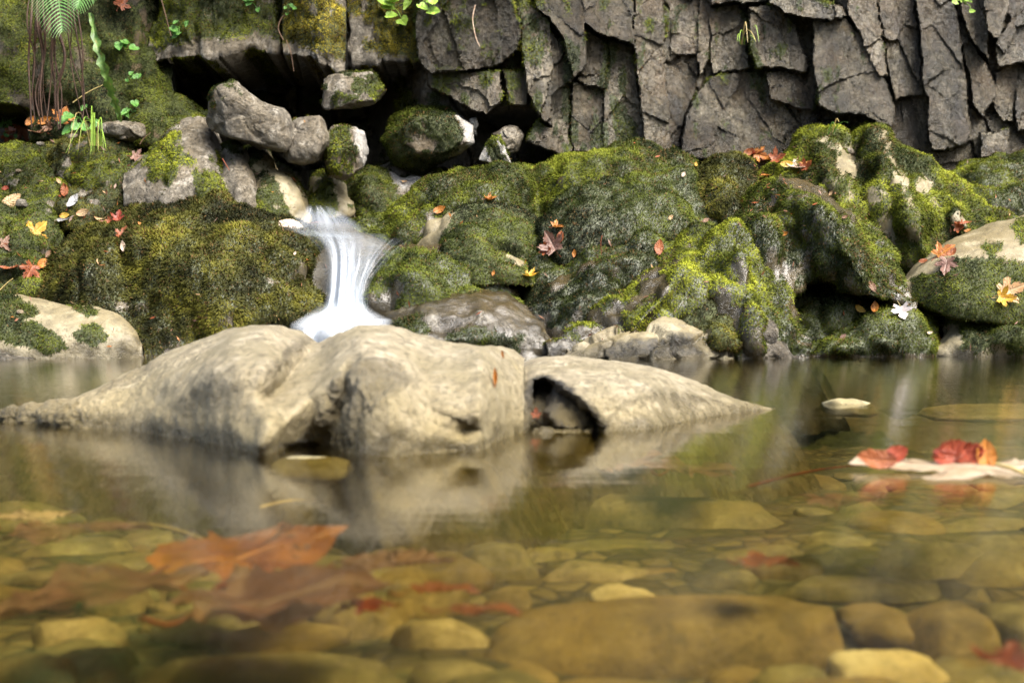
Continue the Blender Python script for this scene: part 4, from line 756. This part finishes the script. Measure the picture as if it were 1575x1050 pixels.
def sunk(kind, px, py, wpx, mat, rot, label, z=-.05, curl=.06, tilt=.04, stem=.3):
    c = on_plane(px, py, z); n = Vector((random.uniform(-.06, .06), -tilt, 1)); s = wpx * c.y / F / (1.3 if kind in ('maple', 'broad') else 1)
    o = leaf(kind, c, n, s, mat, rot, curl, 0, label, 'leaf', stem, ruffle=.10); return o
for a in [
 ('broad', 345, 862, 360, 'orange', 70, 'large sunken orange and yellow maple leaf at lower left'), ('broad', 400, 925, 400, 'plum', 60, 'large sunken brown leaf in front of the orange one'), ('broad', 215, 900, 290, 'plum', -80, 'sunken purple brown leaf with pale veins left of the orange leaf'),
 ('broad', 45, 930, 190, 'plum', 80, 'pinkish brown sunken leaf at the left edge'), ('maple', 565, 930, 110, 'red', 170, 'sunken dark red leaf bending downward'), ('oval', 600, 862, 190, 'plum', 80, 'long pinkish sunken leaf right of the orange one'),
 ('broad', 1170, 862, 120, 'rust', 95, 'sunken rust leaf with curled edge in the right half'), ('maple', 1550, 1010, 130, 'red', 30, 'sunken red leaf in the bottom right corner'), ('oval', 905, 710, 210, 'plum', 88, 'long purple brown leaf under water below the pale boulder'),
 ('oval', 50, 792, 140, 'pale', 85, 'long pale leaf under water at the left edge'), ('oval', 110, 812, 240, 'plum', 92, 'long dull brown leaf under water at left'), ('oval', 740, 935, 120, 'rust', 95, 'thin rust leaf under the bright tan stone'),
 ('maple', 1060, 722, 170, 'plum', 70, 'dull brown leaf under water right of the pale boulder'), ('oval', 680, 905, 110, 'rust', 80, 'narrow rust leaf near the red sunken leaf'), ('maple', 1290, 770, 150, 'plum', 20, 'brownish leaf under water left of the floating leaf')]: sunk(*a)
for x0, y0, x1, y1, m, lab in [(190, 806, 318, 830, 'straw', 'pale straw stalk under water at left'), (400, 780, 500, 772, 'straw', 'short pale straw under water in the reflection'), (1150, 748, 1335, 714, 'rust', 'long reddish twig under water by the floating leaf')]:
    a, b = on_plane(x0, y0, -.06), on_plane(x1, y1, -.06); t = tube('straw' if m == 'straw' else 'twig', spline([a, (a + b) / 2 + Vector((0, 0, .006)), b], 8), np.linspace(.0028, .0015, 8), LM[m]); tag(t, lab, 'straw' if m == 'straw' else 'twig')
# the floating leaf
fl = on_plane(1478, 719, .006)
V, Q, vein, cy = leaf_data('maple', 0, 0, 777, 0); s = .195
V[:, 2] = .02 * fbm(V * 2.5, 2, 9) + .03 * sstep(.35, .6, np.hypot(V[:, 0], V[:, 1])) * (V[:, 0] > 0)
Bm = basis(Vector((0, -.03, 1)), -68); me = mesh('maple_leaf', (V * s) @ Bm.T, Q); attr(me, 'mask', vein[:, None] * np.ones((1, 3)))
fo = link('maple_leaf', me, leaf_mat('floating_leaf', (.40, .32, .21), (.33, .24, .14), (.44, .36, .26), spot=(.20, .08, .03), rough=.35)); fo.location = fl; tag(fo, 'large pale pink leaf with red curled lobes floating on the water at right', 'leaf')
tube('stem', spline([(0, 0, .006), (.01, -.03, .004), (.03, -.055, -.006)], 8) + np.array(fl) + np.array([.035, -.02, 0]), .0025, LM['straw'], fo, tuple(fl))
for dx, dy, sz, rot, mt, kind in [(-.068, .045, .036, 62, 'red', 'oval'), (.002, .03, .062, 84, 'red', 'oval'), (.022, .03, .05, 70, 'red', 'oval'), (.036, .02, .042, 5, 'orange', 'oval'), (-.10, -.005, .05, -85, 'rust', 'oval')]:
    lv = leaf(kind, fl + Vector((dx, dy, .009)), Vector((random.uniform(-.3, .3), -1, .55)), sz, mt, rot, .5, .3, None, stem=0, parent=fo, name='curled_lobe')

# ------------------------------------------------------------------ the waterfall: silky veils of white water
def fall_mat(name, dens, sx, sv, colr=(.47, .53, .61, 1)):
    n = N(name); a = n('Attribute', attribute_name='flow'); sp = n('SeparateColor', {0: a.outputs['Color']})
    vec = n('CombineXYZ', {0: n.math('MULTIPLY', sp.outputs[0], sx), 1: n.math('MULTIPLY', sp.outputs[1], sv), 2: 0.0}).outputs[0]
    st = n.rng(n.noise(1.0, 4, .55, vec, .1), .30, .70, .25, 1)
    al = n.math('MULTIPLY', n.math('MULTIPLY', sp.outputs[2], st), dens, clamp=True)
    df = n('BsdfDiffuse', {'Color': colr}); tl = n('BsdfTranslucent', {'Color': colr}); gl = n('BsdfGlossy', {'Color': (.9, .9, .9, 1), 'Roughness': .3})
    w1 = n('MixShader', {0: .45, 1: df.outputs[0], 2: tl.outputs[0]}); w2 = n('MixShader', {0: .08, 1: w1.outputs[0], 2: gl.outputs[0]})
    tr = n('BsdfTransparent', {'Color': (.97, .98, .98, 1)})
    return n.finish(n('MixShader', {0: al, 1: tr.outputs[0], 2: w2.outputs[0]}).outputs[0])
FM, FT, FB = fall_mat('white_water', .86, 6, .9, (.56, .61, .68, 1)), fall_mat('thin_water', .45, 3, .7), fall_mat('foam', 1.1, 2, 2, (.72, .76, .80, 1))
def veil(name, rows, mat, parent, nu=40, nv=60, bulge=.05, alpha=None, edge=.5):
    """rows: left px, left py, right px, right py, distance, strength"""
    r = spline(rows, nv); u = np.linspace(0, 1, nu)[None]; v = np.linspace(0, 1, nv)[:, None]
    px = r[:, 0:1] * (1 - u) + r[:, 2:3] * u; py = r[:, 1:2] * (1 - u) + r[:, 3:4] * u; Y = r[:, 4:5] - bulge * np.sin(math.pi * u)
    V = P(px.ravel(), py.ravel(), (Y + .012 * np.sin(u * 23 + v * 3)).ravel())
    a = np.clip(r[:, 5:6], 0, 2) * np.sin(math.pi * np.clip(u, .0, 1)) ** edge
    me = mesh(name, V, grid_quads(nv, nu)); attr(me, 'flow', np.stack([(u + 0 * v).ravel(), (v + 0 * u).ravel(), a.ravel()], 1))
    return link(name, me, mat, parent, tuple(parent.location))
wf = bpy.data.objects.new('waterfall', None); COL.objects.link(wf); wf.location = P(np.float64(525), np.float64(548), 6.25); tag(wf, 'silky white waterfall pouring between mossy boulders into the pool', 'waterfall')
veil('upper_flow', [(462,314,512,316,6.80,.0),(456,326,530,328,6.78,.7),(444,340,552,342,6.68,.8),(434,352,566,354,6.53,.5),(460,362,566,368,6.46,.4)], FM, wf, bulge=.03, edge=1.0)
veil('main_curtain', [(436,352,600,360,6.50,.10),(466,362,594,374,6.42,.55),(486,378,582,394,6.36,.65),(496,402,576,412,6.32,.8),(499,430,566,436,6.28,1.05),(499,460,562,462,6.25,1.3),(488,484,572,486,6.22,1.6),(466,498,590,498,6.18,1.2)], FM, wf, bulge=.05, edge=.7)
veil('core_stream', [(488,356,548,366,6.42,.2),(502,386,552,392,6.32,.7),(504,430,552,430,6.25,1.1),(500,462,554,462,6.21,1.5),(490,492,568,492,6.17,1.4)], FM, wf, bulge=.04, edge=1.2)
veil('right_stream', [(548,366,650,364,6.42,.0),(552,376,626,378,6.38,.3),(550,396,598,402,6.32,.5),(546,430,572,434,6.26,.8),(540,470,568,474,6.22,1.0)], FT, wf, bulge=.03, edge=1.0)
veil('left_trickle', [(452,440,498,436,6.30,.1),(455,460,496,460,6.27,.5),(458,486,494,486,6.24,.7)], FT, wf, bulge=.01)
veil('foam', [(498,462,560,462,6.22,.0),(478,478,578,478,6.17,1.0),(456,489,596,488,6.12,1.6),(446,498,606,494,6.07,1.4),(444,508,600,504,6.03,.7),(444,520,592,518,6.01,.0)], FB, wf, bulge=.05, edge=1.0)
veil('lower_veil', [(448,494,604,490,6.12,.7),(446,504,598,502,6.06,1.2),(444,520,592,520,6.02,1.0),(442,538,588,538,5.99,.9),(440,556,586,556,5.97,.8)], FM, wf, bulge=.04, edge=.7)

# ------------------------------------------------------------------ plants of the left bank and the ledge
def thing(name, loc, label, cat, group=None):
    o = bpy.data.objects.new(name, None); COL.objects.link(o); o.location = loc; tag(o, label, cat, group); return o
pt = lambda px, py, Y: Vector(P(np.float64(px), np.float64(py), Y))
def child(name, V, Q, mat, par, mask=None):
    me = mesh(name, np.array(V), Q); attr(me, 'mask', (np.zeros((len(V), 3)) if mask is None else mask)); return link(name, me, mat, par, tuple(par.location))
fern = thing('fern', pt(85, -70, 6.7), 'green fern frond drooping over hanging roots at the top left corner', 'fern')
def frond(pts, Y, half, n, par):
    path = spline([pt(x, y, Y - .12 * k / len(pts)) for k, (x, y) in enumerate(pts)], n); V, Q = tube_data(path, np.linspace(.004, .0012, n)); child('rachis', V, Q, LM['fern'], par)
    LV, LQ = [], []
    for i in range(1, n):
        t = i / (n - 1); d = Vector(path[i] - path[i - 1]).normalized(); sdv = d.cross(Vector((0, -1, .2))).normalized(); Lh = half * (math.sin(math.pi * (.12 + .86 * t)) ** .7) * (1.1 - .3 * t)
        for s in (1, -1):
            m = 11; ax = (sdv * s + d * .35).normalized(); c0 = Vector(path[i]); b0 = len(LV); ww = np.linalg.norm(path[1] - path[0]) * .62
            for k in range(m):
                f = k / (m - 1); c = c0 + ax * Lh * f + d * Lh * .25 * f * f + Vector((0, -.02 * f, -.03 * f * f)); wk = ww * (1 - f) ** .6 * (1.0 if k % 2 else .55)
                LV += [c + d * wk, c - d * wk]
            for k in range(m - 1): LQ.append((b0 + 2 * k, b0 + 2 * k + 1, b0 + 2 * k + 3, b0 + 2 * k + 2))
    child('leaflets', LV, LQ, LM['fern'], par)
frond([(84,-80),(86,-40),(90,0),(96,48)], 6.6, .14, 30, fern); frond([(110,-90),(140,-55),(128,-20),(120,12)], 6.65, .10, 24, fern)
rt = thing('root_curtain', pt(85, 190, 6.9), 'curtain of thin brown roots hanging down below the fern', 'roots')
for k in range(20):
    x0 = 48 + k * 3.4 + random.uniform(-5, 5); x1 = x0 + random.uniform(-8, 10) + (k > 15) * 22; Yk = 6.78 + random.uniform(-.06, .08)
    p = spline([pt(x0, -20, Yk + .1)] + [pt(x0 + (x1 - x0) * f + random.uniform(-8, 8), -20 + 215 * f, Yk + random.uniform(-.04, .04)) for f in (.25, .5, .75)] + [pt(x1, random.uniform(165, 200), Yk)], 22)
    V, Q = tube_data(p, np.linspace(.0055, .0025, 22) * random.uniform(.3, 1.6)); child('root', V, Q, LM['root'], rt)
def strap(name, label, pts, Y, half, mat, cat):
    o = thing(name, pt(*pts[-1], Y), label, cat); p = spline([pt(x, y, Y - .1 * math.sin(k * 1.2)) for k, (x, y) in enumerate(pts)], 40); V = []; nn = 40
    for i in range(nn):
        d = Vector(p[min(i + 1, nn - 1)] - p[max(i - 1, 0)]).normalized(); sd = d.cross(Vector((0, -1, 0))).normalized(); t = i / (nn - 1); wv = half * (math.sin(math.pi * (.06 + .90 * t)) ** .6)
        for j in (-1, -.5, 0, .5, 1): V.append(Vector(p[i]) + sd * wv * j * (1 + .4 * math.sin(i * 1.7 + j * 2) + .2 * math.sin(i * .9)) + Vector((0, -1, 0)) * (.008 * math.sin(i * 1.3) * abs(j) + .012 * abs(j)))
    child('blade', V, grid_quads(nn, 5), LM[mat], o); return o
strap('strap_fern', 'long ruffled green strap fern leaf hanging beside the roots', [(140,20),(150,70),(165,120),(178,160),(187,188)], 6.75, .019, 'strap', 'fern')
def sprig(label, px, py, n, size, mat, spread=22, Y=None, cat='plant'):
    loc, nor, _ = hit(px, py); loc = loc + Vector((0, -.03, 0)); o = thing('leafy_plant', loc, label, cat)
    for k in range(n):
        tx, ty = px + random.uniform(-spread, spread), py + random.uniform(-spread, spread) * .8; q = pt(tx, ty, loc.y - random.uniform(.02, .08))
        V, Q = tube_data(spline([loc, (loc + q) / 2 + Vector((0, -.02, .01)), q], 6), .0014); child('stem', V, Q, LM['green' if mat != 'lime' else 'lime'], o)
        leaf('ivy', q, Vector((random.uniform(-.6, .6), -1, random.uniform(.3, 1.1))), size * loc.y / F * random.uniform(.7, 1.2), mat, random.uniform(90, 250), .2, .15, None, stem=0, parent=o, name='leaf')
for a in [('dark green ivy leaves on the rock right of the strap fern', 195, 66, 4, 17, 'green', 12), ('small ivy leaves on shady rock below the first ivy', 203, 122, 5, 11, 'green', 14), ('round green leaves growing under the roots beside the orange leaf', 125, 182, 9, 19, 'green', 26), ('green ivy leaves at the foot of the strap fern', 200, 168, 4, 18, 'green', 12),
  ('tiny green plant at the left edge beside the rust litter', 12, 182, 7, 11, 'green', 16), ('small green plant in front of the rust litter', 14, 212, 5, 10, 'green', 12), ('yellow green plant growing on the golden moss of the ledge', 608, 15, 7, 22, 'lime', 24), ('small yellow green plant at the top edge over the cliff block', 655, 4, 4, 18, 'lime', 18), ('pale green seedlings on the moss of the overhang', 280, 45, 6, 12, 'green', 14),
  ('small green plant at the very top of the overhang', 385, 5, 5, 12, 'green', 14), ('tuft of bright leaves clinging high on the cliff at right', 1481, 9, 8, 11, 'lime', 14), ('tiny seedlings on the overhang edge', 450, 12, 4, 9, 'green', 12)]: sprig(*a)
def tuft(label, px, py, n, hgt, mat='green', droop=.6):
    loc, nor, _ = hit(px, py); o = thing('grass_tuft', loc, label, 'grass tuft')
    for k in range(n):
        a = random.uniform(-1, 1); L = hgt * loc.y / F * random.uniform(.6, 1.1); b = loc + Vector((random.uniform(-.03, .03), -.02, 0)); p = spline([b, b + Vector((a * L * .25, -.04, L * .6)), b + Vector((a * L * .55, -.10, L * (1 - droop * abs(a)))), b + Vector((a * L * .8, -.15, L * (.9 - 1.3 * droop)))], 12)
        V = []
        for i in range(12): wv = .0032 * (1 - i / 11.5) ** .6; V += [Vector(p[i]) + Vector((wv, 0, 0)), Vector(p[i]) - Vector((wv, 0, 0))]
        child('blade', V, grid_quads(12, 2), LM[mat if k % 4 else 'straw'], o)
tuft('thin tuft of grass hanging over the bright green mossy stone', 150, 225, 12, 60, 'lime', .9); tuft('short grass blade in the notch at the cliff foot', 1279, 208, 3, 22, 'green', .2); tuft('few grass blades rooted in the vertical cliff crack', 1145, 70, 6, 30, 'lime', .8)
for lab, pts, r, m in [('bare brown twig lying down the mossy overhang', [(247,-5),(255,25),(263,56)], .004, 'twig'), ('pale curved root hanging over the cliff block', [(731,8),(727,30),(732,58),(738,72)], .0035, 'pale'), ('dry twig sticking out of the overhang moss', [(442,20),(432,30),(428,45),(436,62)], .004, 'twig'), ('thin root hanging off the overhang lip', [(440,62),(447,80),(452,110)], .0025, 'twig'),
  ('thin straw leaning against the strap fern', [(112,158),(135,142),(160,130)], .003, 'straw'), ('pale straw on the moss at the far left', [(0,446),(10,436),(20,428)], .0028, 'straw'), ('short dry stick on the peaked boulder', [(342,244),(348,254),(353,262)], .003, 'rust'), ('dry twig behind the mossy stone', [(215,222),(222,212),(232,204)], .003, 'twig'), ('thin brown stalk standing on the dark moss in the middle', [(926,362),(924,375),(925,392)], .002, 'rust'), ('dry stalk above the large pale leaf at the waterfall lip', [(465,344),(485,342),(500,340)], .002, 'rust')]:
    hs = [hit(x, y)[0] for x, y in pts]; Yk = min(h.y for h in hs) - .02; t = tube('twig', spline([pt(x, y, Yk) for x, y in pts], 14), np.linspace(r, r * .6, 14), LM[m]); tag(t, lab, 'twig')
for x, y, s, lab in [(113, 211, 15, 'chalk white stone chip on the rounded mossy stone'), (63, 223, 13, 'chalk white stone chip on the mossy hump at the left edge'), (191, 213, 12, 'chalk white stone chip on the bright green mossy stone'), (35, 314, 22, 'small grey pebble beside the long peach leaf'), (29, 264, 9, 'tiny white pebble above the red leaf at far left'), (1305, 234, 18, 'small grey stone set in the moss of the peaked outcrop'), (32, 481, 12, 'small pale pebble on the tan rock at far left')]:
    loc, n, _ = hit(x, y); me = stone_mesh('pebble', s * .5 * loc.y / F, s * .4 * loc.y / F, s * .32 * loc.y / F, int(x) + 3); o = link('pebble', me, M_WHITE if s < 20 else M_GREY); o.location = loc + Vector((0, -.008, .004)); tag(o, lab, 'pebble')
# crumbs of dry leaf and needles strewn over the moss
BV, BQ = [], []
for k in range(380):
    px, py = random.uniform(-20, 1600), random.uniform(170, 545)
    if random.random() < .3: px, py = random.uniform(0, 230), random.uniform(180, 420)
    if random.random() < .2: px, py = random.gauss(1190, 45), random.gauss(290, 30)
    loc, n, ob = hit(px, py)
    if ob is None or loc.y < 4 or ob.name.startswith('cliff') or n.z < -.1: continue
    Bm = basis(n + Vector((random.gauss(0, .4), random.gauss(0, .4), random.gauss(0, .4))), random.uniform(0, 360)); L = random.uniform(.006, .02); W = L * random.choice((.12, .15, .3)); b = len(BV)
    for x, y in ((-W, 0), (0, -L), (W, 0), (0, L)): BV.append(np.array(loc + n * .014) + Bm @ np.array([x, y, random.uniform(-.003, .003)]))
    BQ.append((b, b + 1, b + 2, b + 3))
me = mesh('leaf_litter', np.array(BV), BQ, smooth=False); attr(me, 'mask', np.zeros((len(BV), 3)))
for m in ('rust', 'orange', 'tan', 'brown'): me.materials.append(LM[m])
me.polygons.foreach_set('material_index', RNG.choice([0, 0, 0, 1, 2, 3, 3, 3, 3], len(me.polygons)).astype(np.int32)); me.update()
tag(link('leaf_litter', me, None), 'brown crumbs of dry leaves and needles strewn over the moss', 'leaf litter', kind='stuff')
# ------------------------------------------------------------------ moss: thousands of short fronds on each mossy rock
def moss_on(o, origin, tint, dens, length, hang, seed, back=-.35):
    me = o.data; V = getco(me) + origin; n = getn(me)
    a = np.empty(len(me.vertices) * 4, np.float32); me.attributes['mask'].data.foreach_get('color', a); m = a.reshape(-1, 4)[:, 0]
    ls = np.empty(len(me.polygons), np.int32); me.polygons.foreach_get('loop_start', ls); lt = np.diff(np.r_[ls, len(me.loops)])
    lv = np.empty(len(me.loops), np.int32); me.loops.foreach_get('vertex_index', lv)
    q = ls[lt == 4]; Q = lv[q[:, None] + np.arange(4)]
    A = np.linalg.norm(np.cross(V[Q[:, 2]] - V[Q[:, 0]], V[Q[:, 3]] - V[Q[:, 1]]), axis=1) / 2
    mq = m[Q].mean(1); nq = n[Q].mean(1); cq = V[Q].mean(1); eye = np.array([0, 0, H]) - cq; eye /= np.linalg.norm(eye, axis=1)[:, None]
    ppx, ppy = proj(cq)
    wgt = A * np.where(mq > .15, mq, 0) * ((nq * eye).sum(1) > back) * (ppx > -90) * (ppx < 1665) * (ppy > -70) * (cq[:, 2] > .004)
    tot = wgt.sum(); k = int(tot * dens)
    if k < 60: return
    rg = np.random.default_rng(seed); f = rg.choice(len(Q), k, p=wgt / tot); u, v = rg.random((2, k, 1)); q4 = Q[f]
    bil = lambda T: (T[q4[:, 0]] * (1 - u) + T[q4[:, 1]] * u) * (1 - v) + (T[q4[:, 3]] * (1 - u) + T[q4[:, 2]] * u) * v
    p = bil(V); nn = bil(n); nn /= np.linalg.norm(nn, axis=1)[:, None] + 1e-9
    down = np.array([0, 0, -1.]) - nn * (-nn[:, 2:3]); steep = np.sqrt(np.clip(1 - nn[:, 2:3] ** 2, 0, 1))
    d = nn * .55 + down * hang * steep * rg.uniform(.5, 1.4, (k, 1)) + rg.normal(0, .45, (k, 3)); d /= np.linalg.norm(d, axis=1)[:, None]
    clump = fbm(p * 24, 2, seed + 3)
    L = length * rg.uniform(.55, 1.35, (k, 1)) * (1 + .5 * clump[:, None]); W = length * .13 * rg.uniform(.7, 1.5, (k, 1))
    sd = np.cross(d, rg.normal(size=(k, 3))); sd /= np.linalg.norm(sd, axis=1)[:, None] + 1e-9
    bend = nn * .15 + down * .2
    p0 = p - d * L * .2 + nn * length * .25 * np.maximum(0, clump)[:, None]; p1 = p0 + d * L * .55; p2 = p0 + d * L + bend * L * .3
    B = np.stack([p0, p1 + sd * W, p2, p1 - sd * W], 1).reshape(-1, 3)
    big, fine = fbm(p * 3.2, 3, seed + 5), fbm(p * 13, 3, seed + 6)
    t = np.clip(.44 + .85 * big + .6 * fine + rg.normal(0, .09, k), 0, 1)[:, None]
    T = np.array(tint); c = np.where(t < .5, T[0] + (T[1] - T[0]) * t * 2, T[1] + (T[2] - T[1]) * (t * 2 - 1))
    br = (rg.random(k) < .05 + .12 * (fbm(p * 6, 2, seed + 8) > .25))[:, None]
    c = np.where(br, np.array([.085, .050, .018]) * rg.uniform(.5, 1.5, (k, 1)), c)
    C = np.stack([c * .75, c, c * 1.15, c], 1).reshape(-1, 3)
    fn = np.cross(p1 - p0, sd); fn /= np.linalg.norm(fn, axis=1)[:, None] + 1e-9; flip = (fn * nn).sum(1) < 0; fn[flip] *= -1; sd[flip] *= -1
    B = np.stack([p0, p1 - sd * W, p2, p1 + sd * W], 1).reshape(-1, 3)
    me2 = mesh('moss', B, np.arange(k * 4).reshape(-1, 4)[:, [0, 1, 2, 3]])
    cn = np.repeat(nn * .7 + fn * .3, 4, 0)
    attr(me2, 'col', C)
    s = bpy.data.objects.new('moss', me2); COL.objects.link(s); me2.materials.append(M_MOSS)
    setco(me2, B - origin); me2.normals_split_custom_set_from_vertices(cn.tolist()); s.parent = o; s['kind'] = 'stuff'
    return k
NB = 0
for o, c, tint, dens, length, hang, seed in TOP: NB += moss_on(o, c, tint, dens, length, hang, seed) or 0
for o, V_, m_ in TOPC: NB += moss_on(o, np.zeros(3), GREEN, 26000, .015, .6, 5, back=-1) or 0
for o, m_ in TOPB: NB += moss_on(o, np.zeros(3), OLIVE, 26000, .018, .3, 6, back=-1) or 0
print('moss fronds', NB)
